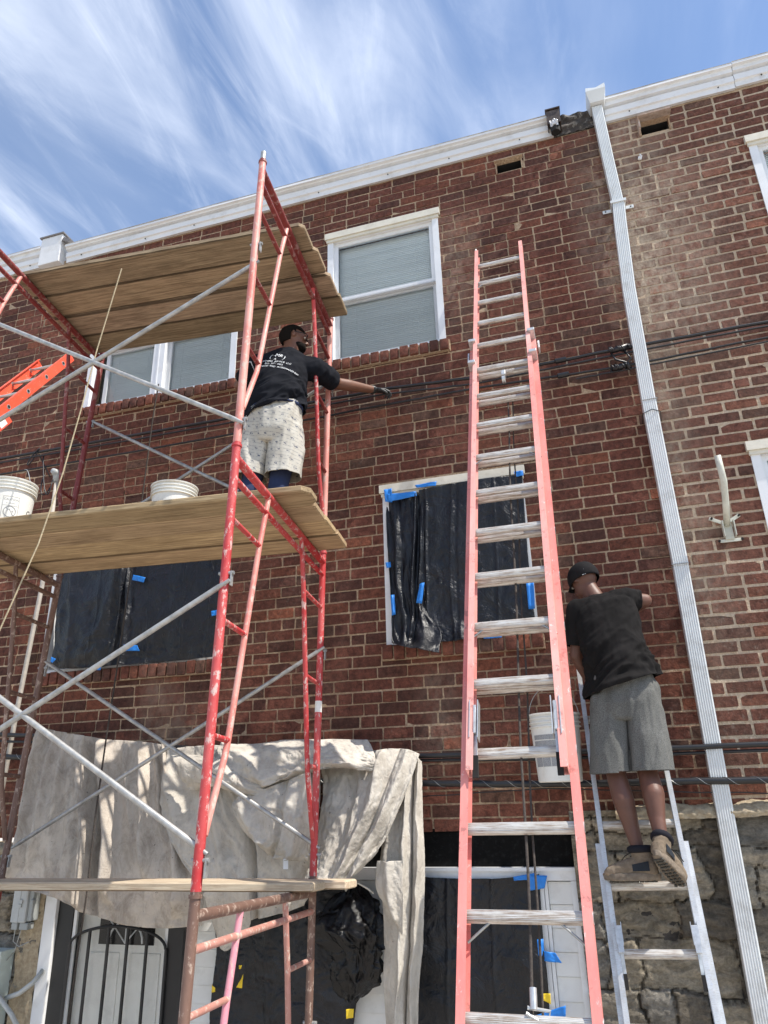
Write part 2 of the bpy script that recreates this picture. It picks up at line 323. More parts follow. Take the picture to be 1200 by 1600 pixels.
def short2():
    m = MT('white_script_print_jersey', .92, 0, .12)
    # rows of tiny dark script like marks
    sp = m.n('ShaderNodeSeparateXYZ'); m.l(m.co, sp.inputs[0])
    z = m.math('ADD', sp.outputs[2], m.math('MULTIPLY', sp.outputs[0], .22))
    row = m.math('PINGPONG', z, .013); line = m.math('LESS_THAN', row, .0026)
    brk = m.rng(m.noise(60, 5, .8, (1, 1, .6), 3), .47, .50); mk = m.math('MULTIPLY', line, brk)
    r2 = m.math('PINGPONG', m.math('ADD', z, .013), .026); x2 = m.math('PINGPONG', m.math('ADD', sp.outputs[0], m.math('MULTIPLY', z, .35)), .028)
    dot = m.math('MULTIPLY', m.math('LESS_THAN', r2, .0065), m.math('LESS_THAN', x2, .0085)); dot = m.math('MULTIPLY', dot, m.rng(m.noise(170, 3, .6, off=2), .46, .5))
    n = m.noise(5, 6, .6); c = m.mix(m.rng(n, .45, .7, 0, .6), (.46, .44, .39), (.31, .28, .23))
    c = m.mix(m.math('MULTIPLY', mk, .55), c, (.12, .13, .15)); c = m.mix(m.math('MULTIPLY', dot, .9), c, (.035, .05, .10)); m.color(c); return m.m
M_short2 = short2()
M_tan = fabric('tan_suede', (.235, .185, .135), .35, .35, 60); M_sole = simple('grey_brown_sole', (.17, .135, .10), .8, 0, .3, 60, bump=.003, bsc=90); M_sock = fabric('dark_lining', (.02, .02, .026)); M_mesh = fabric('dark_mesh_panel', (.035, .042, .052), .3, .5, 500)
M_glove = simple('black_rubber_glove', (.016, .018, .019), .45, 0, .3, 40, bump=.001)
M_glasses = simple('dark_glasses', (.01, .01, .01), .15)
M_text = simple('white_print', (.72, .74, .76), .7); M_tagw = simple('white_tag', (.8, .8, .78), .6)
def stone_mat():
    m = MT('rubble_stone', .93, 0, .2); t = m.attr(); n1 = m.noise(9, 9, .7, (1, 1, 2.2), 0, .6); n2 = m.noise(50, 7, .7); n3 = m.noise(2.2, 5, .6, off=8)
    c = m.mix(1, t, m.rng(n1, .35, .65, .55, 1.35), 'MULTIPLY'); c = m.mix(1, c, m.rng(n2, .3, .7, .7, 1.3), 'MULTIPLY')
    c = m.mix(m.rng(n3, .5, .75, 0, .6), c, (.06, .050, .038)); m.color(c); m.bump(n2, .006).bump(n1, .02); return m.m
M_stone = stone_mat()
M_parge = MT('cement_parging', .95, 0, .15); _n = M_parge.noise(40, 8, .7); M_parge.color(M_parge.mix(M_parge.rng(_n, .3, .7), (.50, .42, .30), (.27, .21, .14))).bump(_n, .012); M_parge = M_parge.m
def glass_mat():
    m = bpy.data.materials.new('window_glass'); m.use_nodes = True; t = m.node_tree; t.nodes.clear()
    o = t.nodes.new('ShaderNodeOutputMaterial'); mx_ = t.nodes.new('ShaderNodeMixShader'); tr = t.nodes.new('ShaderNodeBsdfTransparent'); gl = t.nodes.new('ShaderNodeBsdfGlossy')
    gl.inputs['Roughness'].default_value = .02; tr.inputs[0].default_value = (1, 1, 1, 1); fr = t.nodes.new('ShaderNodeFresnel'); fr.inputs[0].default_value = 1.42
    t.links.new(fr.outputs[0], mx_.inputs[0]); t.links.new(tr.outputs[0], mx_.inputs[1]); t.links.new(gl.outputs[0], mx_.inputs[2]); t.links.new(mx_.outputs[0], o.inputs[0]); return m
M_glass = glass_mat()
def screen_mat():
    m = bpy.data.materials.new('insect_screen'); m.use_nodes = True; t = m.node_tree; t.nodes.clear()
    o = t.nodes.new('ShaderNodeOutputMaterial'); mx_ = t.nodes.new('ShaderNodeMixShader'); tr = t.nodes.new('ShaderNodeBsdfTransparent'); df = t.nodes.new('ShaderNodeBsdfDiffuse')
    df.inputs[0].default_value = (.12, .12, .12, 1); mx_.inputs[0].default_value = .2; t.links.new(tr.outputs[0], mx_.inputs[1]); t.links.new(df.outputs[0], mx_.inputs[2]); t.links.new(mx_.outputs[0], o.inputs[0]); return m
M_screen = screen_mat()
M_blind = simple('window_blind', (.88, .93, .91), .6, 0, .03, 4); M_room = simple('dim_room', (.05, .05, .05), .9)
M_clip = simple('galvanised_bracket', (.55, .55, .54), .4, .7, .2, 40)

# ------------------------------------------------------------ ground
g = MB(); g.bx(-60, 60, -60, 60, -3.0, -2.8); gm = simple('alley_concrete', (.46, .42, .36), .9, 0, .12, 1.5, bump=.01, bsc=20, dirt=(.33, .30, .26), damt=.5)
struct(g.build('ground', gm))

# ------------------------------------------------------------ brickwork
CH, BL, HL, J = .0845, .2245, .112, .0105
ZPH = .9565   # a bed joint height
def brick_tint(rnd, right):
    k = rnd.random(); v = rnd.uniform(.86, 1.14)
    if k < .60: c = (.116, .042, .0285)
    elif k < .80: c = (.080, .034, .025)
    elif k < .92: c = (.138, .049, .030)
    elif k < .97: c = (.088, .046, .033)
    else: c = (.165, .057, .033)
    if right: c = tuple(a*.85+b*.15 for a, b in zip(c, (.20, .115, .08)))
    return tuple(q*v for q in c)
def one_brick(mb, x0, x1, z0, z1, yf, rnd, tint, rag=1.0):
    e = .0016*rag; j = lambda a=.0017: rnd.uniform(-a, a)*rag
    cx = min(.0045, (x1-x0)*.2); cz = .0040
    yf += rnd.uniform(-.003, .003)
    base = [(x0, z0+cz), (x0+cx, z0), ((x0+x1)/2, z0), (x1-cx, z0), (x1, z0+cz), (x1, z1-cz), (x1-cx, z1), ((x0+x1)/2, z1), (x0+cx, z1), (x0, z1-cz)]
    mx_ = (x0+x1)/2; mz = (z0+z1)/2
    base = [(a+j(), b+j()) for a, b in base]
    vb = [(a, .022, b) for a, b in base]; vf = []
    vm = [(a, yf+.005, b) for a, b in base]
    tx, tz = rnd.uniform(-.018, .018), rnd.uniform(-.045, .045)
    for a, b in base: vf.append((a+(e if a < mx_ else -e), yf+j(.0008)+tx*(a-mx_)+tz*(b-mz), b+(e if b < mz else -e)))
    n = 10; fs = [(i, (i+1) % n, n+(i+1) % n, n+i) for i in range(n)]+[(n+i, n+(i+1) % n, 2*n+(i+1) % n, 2*n+i) for i in range(n)]+[tuple(range(2*n, 3*n))]
    mb.add(vb+vm+vf, fs, tint)
def brickwork(x0, x1, z0, z1, holes, seed, right=False, yf=0.0, joint=J):
    rnd = random.Random(seed); mb = MB(); k0 = math.floor((z0-ZPH)/CH); k1 = math.ceil((z1-ZPH)/CH)
    for k in range(k0, k1):
        a = ZPH+k*CH+joint/2; b = a+CH-joint
        if b > z1 or a < z0-.02: continue
        flem = (k % 6 == 2); x = x0-rnd.random()*.02-((k % 2)*BL/2) + (rnd.random()*.03); q = 0; dz = rnd.uniform(-.002, .002)
        if k % 11 == 5: x -= .05
        while x < x1:
            ln = (HL if (flem and q % 2) else BL); 
            if not flem and rnd.random() < .045: ln = HL
            q += 1; xa = x+joint/2; xb = x+ln-joint/2; x += ln*rnd.uniform(.985, 1.015)
            segs = [(max(xa, x0), min(xb, x1))]
            for (hx0, hx1, hz0, hz1) in holes:
                if b > hz0+.01 and a < hz1-.01:
                    ns = []
                    for (p, r) in segs:
                        if r <= hx0 or p >= hx1: ns.append((p, r)); continue
                        if p < hx0: ns.append((p, hx0))
                        if r > hx1: ns.append((hx1, r))
                    segs = ns
            for (p, r) in segs:
                if r-p < .02: continue
                one_brick(mb, p, r, a+dz, b+dz, yf, rnd, brick_tint(rnd, right))
    return mb
def mortar_plane(x0, x1, z0, z1, holes, y=.0045, th=.20):
    mb = MB(); xs = sorted(set([x0, x1]+[q for h in holes for q in h[:2] if x0 < q < x1])); zs = sorted(set([z0, z1]+[q for h in holes for q in h[2:] if z0 < q < z1]))
    for i in range(len(xs)-1):
        for k in range(len(zs)-1):
            cx = (xs[i]+xs[i+1])/2; cz = (zs[k]+zs[k+1])/2
            if any(h[0] < cx < h[1] and h[2] < cz < h[3] for h in holes): continue
            mb.bx(xs[i], xs[i+1], y, y+th, zs[k], zs[k+1])
    return mb
def reveal(mb, h, seed):
    """brick ends seen in the sides of an opening"""
    rnd = random.Random(seed); k = math.ceil((h[2]-ZPH)/CH)
    while ZPH+(k+1)*CH < h[3]+.02:
        a = ZPH+k*CH+J/2; b = a+CH-J
        for (xa, xb) in ((h[0]-.004, h[0]+.006), (h[1]-.006, h[1]+.004)):
            mb.bx(xa, xb, .024, .115, a, b, 0, brick_tint(rnd, False))
        k += 1
def sill(parent, x0, x1, z, seed, drop=.10):
    rnd = random.Random(seed); mb = MB(); n = max(2, round((x1-x0)/.086)); w_ = (x1-x0)/n
    for i in range(n):
        t = brick_tint(rnd, False); t = tuple(min(1, q*1.15) for q in t); dz = rnd.uniform(-.006, .004); dy = rnd.uniform(-.004, .004)
        mb.box((x0+w_*(i+.5), .015+dy, z-drop/2-.006+dz), (w_-.013, .13, drop), None, .008, t)
    o = sm(mb.build('brick_sill', M_brick, parent, attr=True), 50)
    m2 = MB(); m2.bx(x0-.002, x1+.002, -.030, .09, z-drop-.012, z-.012); m2.build('sill_mortar', M_mort, o)
    return o
R_L, R_R = -5.12, .615     # party lines of the middle house
hole_W1 = (-1.93, -.87, 3.53, 4.93); hole_W2 = (-4.46, -2.83, 3.55, 4.93)
hole_W3 = (-4.50, -2.86, 1.03, 2.27); hole_W4 = (-1.46, -.365, 1.02, 2.27)
ZB = -.205
house = thing('row_house', 'burgundy brick row house in the middle with taped-over windows behind the scaffold', 'house', (0, 0, -2.8))
house_loc = house.location.copy()
def hparent(o, par, loc):
    o.parent = par; o.matrix_parent_inverse = Matrix.Translation(-V(loc)); return o
class HP:
    """parent proxy that keeps world coordinates"""
    pass
_old_link = link
def link(name, me, mat, parent=None):
    o = bpy.data.objects.new(name, me); C.objects.link(o)
    if mat is not None: me.materials.append(mat)
    if parent is not None:
        o.parent = parent
        if parent.get('_keep'): o.matrix_parent_inverse = Matrix.Translation(-V(parent['_keep'])); 
    return o
house['_keep'] = (0, 0, -2.8)
holesM = [hole_W1, hole_W2, hole_W3, hole_W4]
vents = [(-.30, -.085, 5.19, 5.30), (-4.68, -4.43, 5.20, 5.30)]
bk = brickwork(R_L, R_R, ZB, 5.46, holesM+vents, 3)
for i, h in enumerate(holesM): reveal(bk, h, 90+i)
wallo = bk.build('brick_wall', M_brick, house, attr=True, fix=True)
mortar_plane(R_L, R_R, ZB, 5.50, holesM+vents).build('mortar', M_mort, wallo)
# upper parapet and roof
m = MB(); m.bx(R_L, R_R, .215, 9, 5.30, 5.42); m.build('roof', M_roof, house)
m = MB(); m.bx(R_L, R_R, .9, 1.0, -2.8, 5.3); m.build('back_wall', M_room, house)

def fascia(parent, x0, x1, z0, z1, seed):
    pr = [(.0, z0+.005), (-.030, z0), (-.034, z0+.050), (-.050, z0+.056), (-.050, z0+.115), (-.030, z0+.118), (-.030, z0+.142), (-.064, z0+.146), (-.066, z1-.030), (-.090, z1-.026), (-.088, z1), (.10, z1+.012), (.10, z0+.02), (0, z0+.02)]
    o = MB().prof(pr, x0, x1, None, int((x1-x0)/.12)+1, .006).build('fascia', M_fascia, parent); sm(o, 25)
    rn = random.Random(seed); s_ = MB(); x = x0+.2
    while x < x1-.1:
        s_ = MB(); s_.tube([(x, -.046, z0+.03+rn.uniform(-.012, .012)), (x, -.052, z0+.03)], .006, 8); s_.build('nail', M_dark, o); x += rn.uniform(.55, .8)
    r = MB(); n = int((x1-x0)/.05)
    r.grid(lambda u, v: (x0+(x1-x0)*u, -.092+v*.16, z1+.004+.012*max(0, noise.noise(V((u*(x1-x0)*3, v*2, seed))))+.004*v), n, 2); r.build('roof_edge', simple('pale_roof_edge', (.62, .61, .58), .8, 0, .2, 20, bump=.003), o)
    return o
fascia(house, -4.93, .225, 5.435, 5.625, 2)
m = MB(); m.bx(-5.26, -4.99, -.085, .12, 5.435, 5.80, .008); pb = m.build('parapet_cap', M_fascia, house)
m = MB(); m.box((-5.02+.09, -.02, 5.70), (.11, .14, .05), Matrix.Rotation(.5, 3, 'Y'), .006); m.bx(-5.28, -4.97, -.10, .15, 5.80, 5.815); m.build('cap_flashing', M_roof, pb)
# exposed party-wall block between scupper and downspout
m = MB(); m.grid(lambda u, v: (.225+u*.40, -.012-.02*noise.noise(V((u*6, v*4, 1))), 5.435+v*(.23-.03*u)+.01*noise.noise(V((u*9, v*3, 5)))), 24, 14); m.bx(.225, .625, .0, .12, 5.435, 5.64); m.build('tarred_block', M_tar, house)
def vent(parent, h, front=-.02, mat=M_brick):
    m = MB(); m.bx(h[0], h[1], .16, .17, h[2], h[3]); o = m.build('vent', M_dark, parent)
    f = MB(); a = .012
    lin_ = MB(); e_ = .003
    lin_.bx(h[0], h[0]+e_, .024, .159, h[2], h[3]); lin_.bx(h[1]-e_, h[1], .024, .159, h[2], h[3]); lin_.bx(h[0]+e_, h[1]-e_, .024, .159, h[3]-e_, h[3]); lin_.bx(h[0]+e_, h[1]-e_, .024, .159, h[2], h[2]+e_); lin_.build('vent_shade_liner', M_dark, o)  # black liner standing in for the shade inside the hole
    f.box(((h[0]+h[1])/2, -.012, h[3]+.004), (h[1]-h[0]+.04, .055, .012), Matrix.Rotation(-.16, 3, 'X')); f.bx(h[0]-.012, h[0]-.001, -.012, .02, h[2]-.012, h[3]-.008); f.bx(h[1]+.001, h[1]+.012, -.012, .02, h[2]-.012, h[3]-.008)
    f.build('vent_flap', M_mort, o); return o
for h in vents: vent(house, h)

def window(parent, h, sashes, trim=.055, mull=None, headcap=True, set_=0.03, blind=True, cols=None):
    """h: opening; sashes: 2 = double hung. columns given as list of (x0,x1)"""
    x0, x1, z0, z1 = h
    f = MB(); y0, y1 = -.008, .10
    f.bx(x0, x0+trim, y0, y1, z0, z1-.001); f.bx(x1-trim, x1, y0, y1, z0, z1-.001); f.bx(x0+trim, x1-trim, y0+.004, y1, z0, z0+.022)
    f.bx(x0+trim, x1-trim, y0+.004, y1, z1-.085, z1-.001)
    wn = f.build('window', M_white, parent)
    if headcap:
        c = MB(); c.bx(x0-.02, x1+.02, -.035, .0, z1-.055, z1+.012); c.bx(x0-.008, x1+.008, -.022, .0, z1-.085, z1-.056); c.build('head_trim', M_cream, wn)
    cols = cols or [(x0+trim, x1-trim)]
    if len(cols) > 1:
        for a, b in zip(cols[:-1], cols[1:]):
            q = MB(); q.bx(a[1], b[0], -.004, .09, z0+.022, z1-.086); q.bx((a[1]+b[0])/2-.008, (a[1]+b[0])/2+.006, -.010, -.0045, z0+.022, z1-.09); q.build('mullion', M_white, wn)
    for ci, (a, b) in enumerate(cols):
        zt, zb = z1-.086, z0+.023; zm = (zt+zb)/2-.01
        parts = [('upper', zm-.01, zt, .022), ('lower', zb, zm+.012, .055)]
        for nm, za, zc, y in parts:
            q = MB(); w_ = .038; q.bx(a, a+w_, y, y+.03, za, zc); q.bx(b-w_, b, y, y+.03, za, zc); q.bx(a+w_, b-w_, y+.001, y+.029, zc-w_, zc); q.bx(a+w_, b-w_, y+.001, y+.029, za, za+w_)
            s_ = q.build('sash', M_white, wn)
            q = MB(); q.add([(a+w_, y+.014, za+w_), (b-w_, y+.014, za+w_), (b-w_, y+.014, zc-w_), (a+w_, y+.014, zc-w_)], [(0, 1, 2, 3)]); q.build('pane', M_glass, wn, fix=False)
        if True:
            q = MB(); q.add([(a+.01, .016, zb+.02), (b-.01, .016, zb+.02), (b-.01, .016, zm), (a+.01, .016, zm)], [(0, 1, 2, 3)]); q.build('insect_screen', M_screen, wn, fix=False)
        if blind:
            q = MB(); z = zt-.02; R_ = Matrix.Rotation(radians(58), 3, 'X'); rn = random.Random(5)
            while z > zb+.02:
                q.box(((a+b)/2, .100, z), (b-a-.05, .027, .0012), Matrix.Rotation(radians(70+rn.uniform(-3, 3)), 3, 'X')); z -= .0205
            for fx in (.2, .8): q.bx(a+(b-a)*fx-.001, a+(b-a)*fx+.001, .084, .086, zb, zt)
            q.bx(a+.02, b-.02, .113, .115, zb, zt)
            q.build('blind', M_blind, wn)
        q = MB(); q.bx(a-.05, b+.05, .175, .18, zb-.05, zt+.05); q.build('dark_interior', M_room, wn)
    return wn
window(house, hole_W1, 2)
window(house, hole_W2, 2, .06, cols=[(-4.30, -3.72), (-3.60, -2.885)])
window(house, hole_W3, 2, .06, blind=False, cols=[(-4.40, -3.72), (-3.66, -2.92)])
window(house, hole_W4, 2, .05, blind=False)
for i, h in enumerate((hole_W1, hole_W2, hole_W3, hole_W4)): sill(house, h[0]-.03, h[1]+.03, h[2], 60+i)

# lower storey of the middle house: header, siding, door, window frames
lo = MB(); lo.bx(-3.0, -.09, .02, .12, -.43, -.206); hd = lo.build('header_board', M_void, house)
lo = MB(); lo.bx(-4.10, .0, .125, .18, -2.8, -.206); lo.build('lower_wall', M_siding, house)
lo = MB(); lo.bx(-2.55, -.30, -.012, .12, -.505, -.431, .003); lo.bx(-2.55, -.30, -.028, -.013, -.452, -.431); lo.build('frame_head', M_white, house)
def siding(parent, x0, x1, z0, z1, step=.115, y=.03):
    q = MB(); z = z1
    while z > z0:
        q.add([(x0, y-.012, z-step), (x1, y-.012, z-step), (x1, y, z-.004), (x0, y, z-.004), (x0, y+.02, z-step), (x1, y+.02, z-step)], [(0, 1, 2, 3), (4, 5, 1, 0)]); z -= step
    q.bx(x0, x1, y+.021, y+.05, z0-.1, z1); return q.build('siding', M_siding, parent)
siding(house, -2.96, -2.50, -2.7, -.51, .105)
siding(house, -1.90, -1.25, -2.7, -.51, .105)
siding(house, -.475, -.335, -2.7, -.51, .125, .02)
q = MB(); q.bx(-.56, -.50, -.02, .05, -2.7, -.506); q.bx(-.335, -.30, -.015, .06, -2.7, -.506); q.bx(-.497, -.477, -.008, .05, -2.7, -.506); q.build('corner_trim', M_white, house)
# door with its storm grille
dr = MB(); dr.bx(-4.10, -4.00, -.05, .12, -2.8, -.45, .006); dr.bx(-4.00, -2.95, -.05, .12, -.56, -.45, .006); dto = dr.build('door_trim', M_white, house)
dr = MB(); dr.bx(-3.998, -3.87, -.02, .11, -2.8, -.561); dr.bx(-3.08, -2.962, -.02, .11, -2.8, -.561); dr.bx(-3.869, -3.081, -.02, .11, -.64, -.561); dr.build('door_jamb', M_blackp, house)
d2 = MB(); d2.bx(-3.868, -3.082, .085, .11, -2.8, -.641); door = d2.build('door', M_door, house)
d3 = MB()
for (xa, xb) in ((-3.76, -3.52), (-3.43, -3.19)):
    for (za, zb_) in ((-1.75, -.98),):
        d3.bx(xa, xb, .074, .086, za, zb_, .006)
d3.build('door_panel', M_door, door)
d3 = MB(); d3.bx(-3.70, -3.25, .072, .086, -.93, -.74); d3.build('door_window', M_dark, door); d3 = MB()
d3.tube([(-3.475+.14*cos(a), .066, -.92+.14*sin(a)) for a in [pi*i/12 for i in range(13)]], .007, 8)
for a in (.8, 1.57, 2.34): d3.tube([(-3.475, .066, -.92), (-3.475+.2*cos(a), .066, -.92+.2*sin(a))], .005, 6)
d3.build('window_muntin', M_white, door)
gt = MB(); Xc, hw = -3.475, .39
for i in range(6):
    x = Xc-hw+2*hw*i/5+.005; u = (x-Xc)/hw; zt = -.93+.13*sqrt(max(0, 1-u*u))
    gt.tube([(x, -.03, -2.7), (x, -.03, zt)], .0115, 8)
gt.tube([(Xc+hw*cos(a), -.03, -.93+.13*sin(a)) for a in [pi*i/20 for i in range(21)]], .010, 8)
gt.build('grille', M_blackp, door)
g2 = MB(); g2.add([(-3.868, .0, -2.7), (-3.082, .0, -2.7), (-3.082, .0, -.642), (-3.868, .0, -.642)], [(0, 1, 2, 3)]); g2.build('storm_glass', M_glass, door, fix=False)
g2 = MB()
for x in (-3.855, -3.095): g2.bx(x-.012, x+.012, -.012, .01, -2.7, -.642)
g2.build('storm_frame', M_white, door)

# stonework
def stones(x0, x1, z0, z1, y, seed, name, parent, res=.0105, topfn=None):
    """rubble stone heightfield: voronoi cells with recessed joints"""
    nu = int((x1-x0)/res); nv = int((z1-z0)/res); mb = MB(); vs = []; tint = []
    rnd = random.Random(seed); cells = []
    z = z0-.1
    while z < z1+.1:
        h = rnd.choice((.09, .13, .19, .27)); x = x0-.3
        while x < x1+.3:
            w_ = rnd.uniform(.14, .55); cells.append((x+w_/2, z+h/2, w_, h, rnd.uniform(-.02, .03), rnd.random(), rnd.uniform(-.15, .15), rnd.uniform(-.2, .2))); x += w_
        z += h
    import bisect
    for i in range(nv+1):
        for j in range(nu+1):
            X = x0+(x1-x0)*j/nu; Z = z0+(z1-z0)*i/nv
            wx = X+.060*noise.noise(V((X*5, Z*5, seed)))+.016*noise.noise(V((X*30, Z*30, seed))); wz = Z+.050*noise.noise(V((X*4, Z*5, seed+9)))+.014*noise.noise(V((X*30, Z*30, seed+4)))
            best = None
            for c in cells:
                if abs(c[1]-wz) > .3 or abs(c[0]-wx) > .5: continue
                dx = (c[2]/2-abs(wx-c[0])); dz = (c[3]/2-abs(wz-c[1])); d = min(dx, dz)
                if best is None or d > best[0]: best = (d, c)
            d, c = best; k = max(0, min(1, d/.010)); k = k*k*(3-2*k)
            hgt = k*(.016+c[4]*.8)+k*(c[6]*(wx-c[0])*.4+c[7]*(wz-c[1])*.5)+.016*noise.noise(V((X*8, Z*20, seed+3)))+.009*noise.noise(V((X*45, Z*60, seed+5)))+k*.014*abs(noise.noise(V((X*9, Z*16, 31+c[5]*9))))
            vs.append((X, y-hgt, Z)); tint.append((k, c[5]))
    fs = []; cols = []
    for i in range(nv):
        for j in range(nu):
            a = i*(nu+1)+j; fs.append((a, a+1, a+nu+2, a+nu+1)); k, r = tint[a]
            base = [(.235, .208, .165), (.190, .175, .150), (.255, .220, .165), (.130, .112, .088), (.30, .255, .190)][int(r*4.99)]
            cols.append(tuple(q*k+mq*(1-k) for q, mq in zip(base, (.07, .058, .044))))
    mb.v = vs; mb.f = fs; mb.c = cols; mb.bx(x0, x1, y+.005, y+.2, z0-1.3, z1, 0, (.08, .07, .06)); 
    return mb.build(name, M_stone, parent, smooth=True, attr=True, fix=False)
def ledge(x0, x1, z, y, parent, seed):
    mb = MB(); n = int((x1-x0)/.012)
    def P(u, v):
        X = x0+(x1-x0)*u; a = v*pi*.62; r = .055+.020*noise.noise(V((X*6, v*2, seed)))+.012*noise.noise(V((X*25, v*6, seed)))+.006*noise.noise(V((X*70, v*16, seed)))
        return (X, y+.05-(.055+r)*sin(a)*1.0, z-.03+r*cos(a)*1.0+.02*noise.noise(V((X*3, 0, seed))))
    mb.grid(P, n, 12); return mb.build('ledge_parging', M_parge, parent, smooth=True)
st = stones(-.30, .615, -1.75, -.115, -.02, 5, 'stone_base', house)
ledge(-.02, .615, -.115, -.06, st, 2)
st2 = stones(-5.12, -4.10, -1.75, -.30, -.01, 8, 'stone_base', house); ledge(-5.12, -4.30, -.27, -.05, st2, 4)
q = MB(); 
q.grid(lambda u, v: (-4.30+.20*u+.02*noise.noise(V((v*9, 1, 2))), -.045-.01*noise.noise(V((u*6, v*12, 2)))-.006*noise.noise(V((u*30, v*60, 2))), -1.75+1.3*v), 14, 90); q.build('door_parging', M_parge, house, smooth=True)

# ------------------------------------------------------------ neighbouring houses
hr = thing('row_house', 'brick row house right of the white downspout with pale thick mortar joints', 'house', (3, 0, -2.8)); hr['_keep'] = (3, 0, -2.8)
hole_R1 = (1.70, 2.9, 3.53, 4.885); hole_R2 = (1.185, 2.6, .98, 2.20); vR = [(.94, 1.165, 5.21, 5.32)]
bk = brickwork(R_R+.012, 4.2, ZB, 5.46, [hole_R1, hole_R2]+vR, 11, True, 0, .0175); w2 = bk.build('brick_wall', M_brick2, hr, attr=True)
mortar_plane(R_R+.004, 4.2, ZB, 5.50, [hole_R1, hole_R2]+vR, .0045).build('mortar', M_mort2, w2)
q = MB(); q.bx(R_R+.004, 4.2, .215, 9, 5.30, 5.42); q.build('roof', M_roof, hr)
fascia(hr, .675, 1.72, 5.435, 5.655, 12); fascia(hr, 1.725, 4.2, 5.447, 5.665, 15)
window(hr, hole_R1, 2, .06, cols=[(1.76, 2.3), (2.36, 2.84)]); window(hr, hole_R2, 2, .06, cols=[(1.245, 1.85), (1.91, 2.54)])
sill(hr, 1.17, 2.63, .98, 71); sill(hr, 1.68, 2.93, 3.53, 72)
vo = vent(hr, vR[0])
q = MB(); q.box((1.05, -.045, 5.325), (.27, .17, .012), Matrix.Rotation(.22, 3, 'X')); q.box((.925, -.03, 5.27), (.012, .12, .12)); q.build('vent_hood', simple('peeling_vent_metal', (.42, .32, .26), .7, 0, .4, 20, dirt=(.6, .56, .5), damt=.7), vo)
st3 = stones(R_R+.004, 3.2, -1.75, -.115, -.02, 15, 'stone_base', hr, .014); ledge(R_R+.004, 3.2, -.115, -.06, st3, 6)
hl = thing('row_house', 'brick row house left of the white parapet cap, cut by the photo edge', 'house', (-6, 0, -2.8)); hl['_keep'] = (-6, 0, -2.8)
bk = brickwork(-8.2, R_L-.006, -.3, 5.48, [], 21); w3 = bk.build('brick_wall', M_brick, hl, attr=True)
mortar_plane(-8.2, R_L-.004, -.3, 5.50, []).build('mortar', M_mort, w3)
q = MB(); q.bx(-8.2, R_L-.004, .215, 9, 5.30, 5.42); q.build('roof', M_roof, hl)
fascia(hl, -8.2, -5.265, 5.47, 5.70, 22)
stones(-8.2, R_L-.004, -1.75, -.30, -.01, 28, 'stone_base', hl, .03)

# downspout
dp = thing('downspout', 'white corrugated downspout running down the wall from a scupper head', 'downspout', (.62, -.09, -2.8)); dp['_keep'] = (.62, -.09, -2.8)
def corr(c, wx=.108, wy=.075):
    """corrugated rectangular section around c"""
    o = []; n = 7
    for i in range(n*4+1):
        u = i/(n*4); o.append((c[0]-wx/2+wx*u, c[1]-wy/2-(.0045 if (i % 4) in (1, 2) else 0)*1.0))
    o += [(c[0]+wx/2, c[1]+wy/2), (c[0]-wx/2, c[1]+wy/2)]; return [V((x, y, c[2])) for x, y in o]
def spout(pts, name, par, wx=.108):
    mb = MB(); rings = [corr(p, wx) for p in pts]; n = len(rings[0]); vs = [v for r in rings for v in r]
    fs = [(k*n+j, k*n+(j+1) % n, (k+1)*n+(j+1) % n, (k+1)*n+j) for k in range(len(pts)-1) for j in range(n)]
    mb.add(vs, fs); return mb.build(name, M_spout, par)
spout([(.615, -.075, 5.55), (.625, -.075, 5.0), (.640, -.075, 4.42)], 'pipe', dp, .087)
spout([(.640, -.078, 4.43), (.628, -.08, 4.25), (.60, -.08, 3.6), (.592, -.08, 2.60)], 'pipe', dp, .094)
spout([(.592, -.084, 2.62), (.600, -.084, 1.36)], 'pipe', dp, .096); spout([(.600, -.08, 1.38), (.590, -.08, 0.0), (.585, -.085, -1.4), (.585, -.085, -2.75)], 'pipe', dp, .094)
q = MB(); q.add([(.56, -.15, 5.56), (.68, -.15, 5.56), (.68, -.01, 5.56), (.56, -.01, 5.56), (.535, -.19, 5.66), (.70, -.19, 5.66), (.70, -.01, 5.66), (.535, -.01, 5.66), (.54, -.185, 5.705), (.62, -.185, 5.685), (.70, -.185, 5.715), (.70, -.01, 5.70), (.54, -.01, 5.70)],
      [(0, 1, 5, 4), (1, 2, 6, 5), (3, 0, 4, 7), (4, 5, 10, 9, 8), (5, 6, 11, 10), (7, 4, 8, 12), (2, 3, 7, 6), (0, 3, 2, 1)]); q.build('scupper_head', M_spout, dp)
for z, x in ((4.46, .64),):
    q = MB(); q.bx(x-.062, x+.062, -.125, -.119, z-.012, z+.012)
    for s_ in (-1, 1): q.box((x+s_*.085, -.02, z), (.075, .006, .032), None, .004); q.box((x+s_*.055, -.07, z), (.006, .10, .022))
    q.build('strap', M_spout, dp)
    q = MB()
    for s_ in (-1, 1): q.tube([(x+s_*.10, -.022, z), (x+s_*.10, -.027, z)], .006, 8)
    q.build('screw', M_dark, dp)
q = MB(); q.tube([(.532, -.02, 2.475), (.536, -.13, 2.50), (.60, -.138, 2.52), (.655, -.12, 2.50), (.66, -.02, 2.47)], .003, 6); q.build('wire_tie', M_dark, dp)
for z in (1.37, 2.61): q = MB(); q.bx(.546, .650, -.1285, -.04, z-.003, z+.003); q.build('pipe_joint', simple('grey_seam', (.3, .3, .3), .6), dp)
sc = thing('scupper_box', 'rusty brown metal scupper box at the roof edge beside the tarred block', 'scupper', (.24, -.05, 5.43)); sc['_keep'] = (.24, -.05, 5.43)
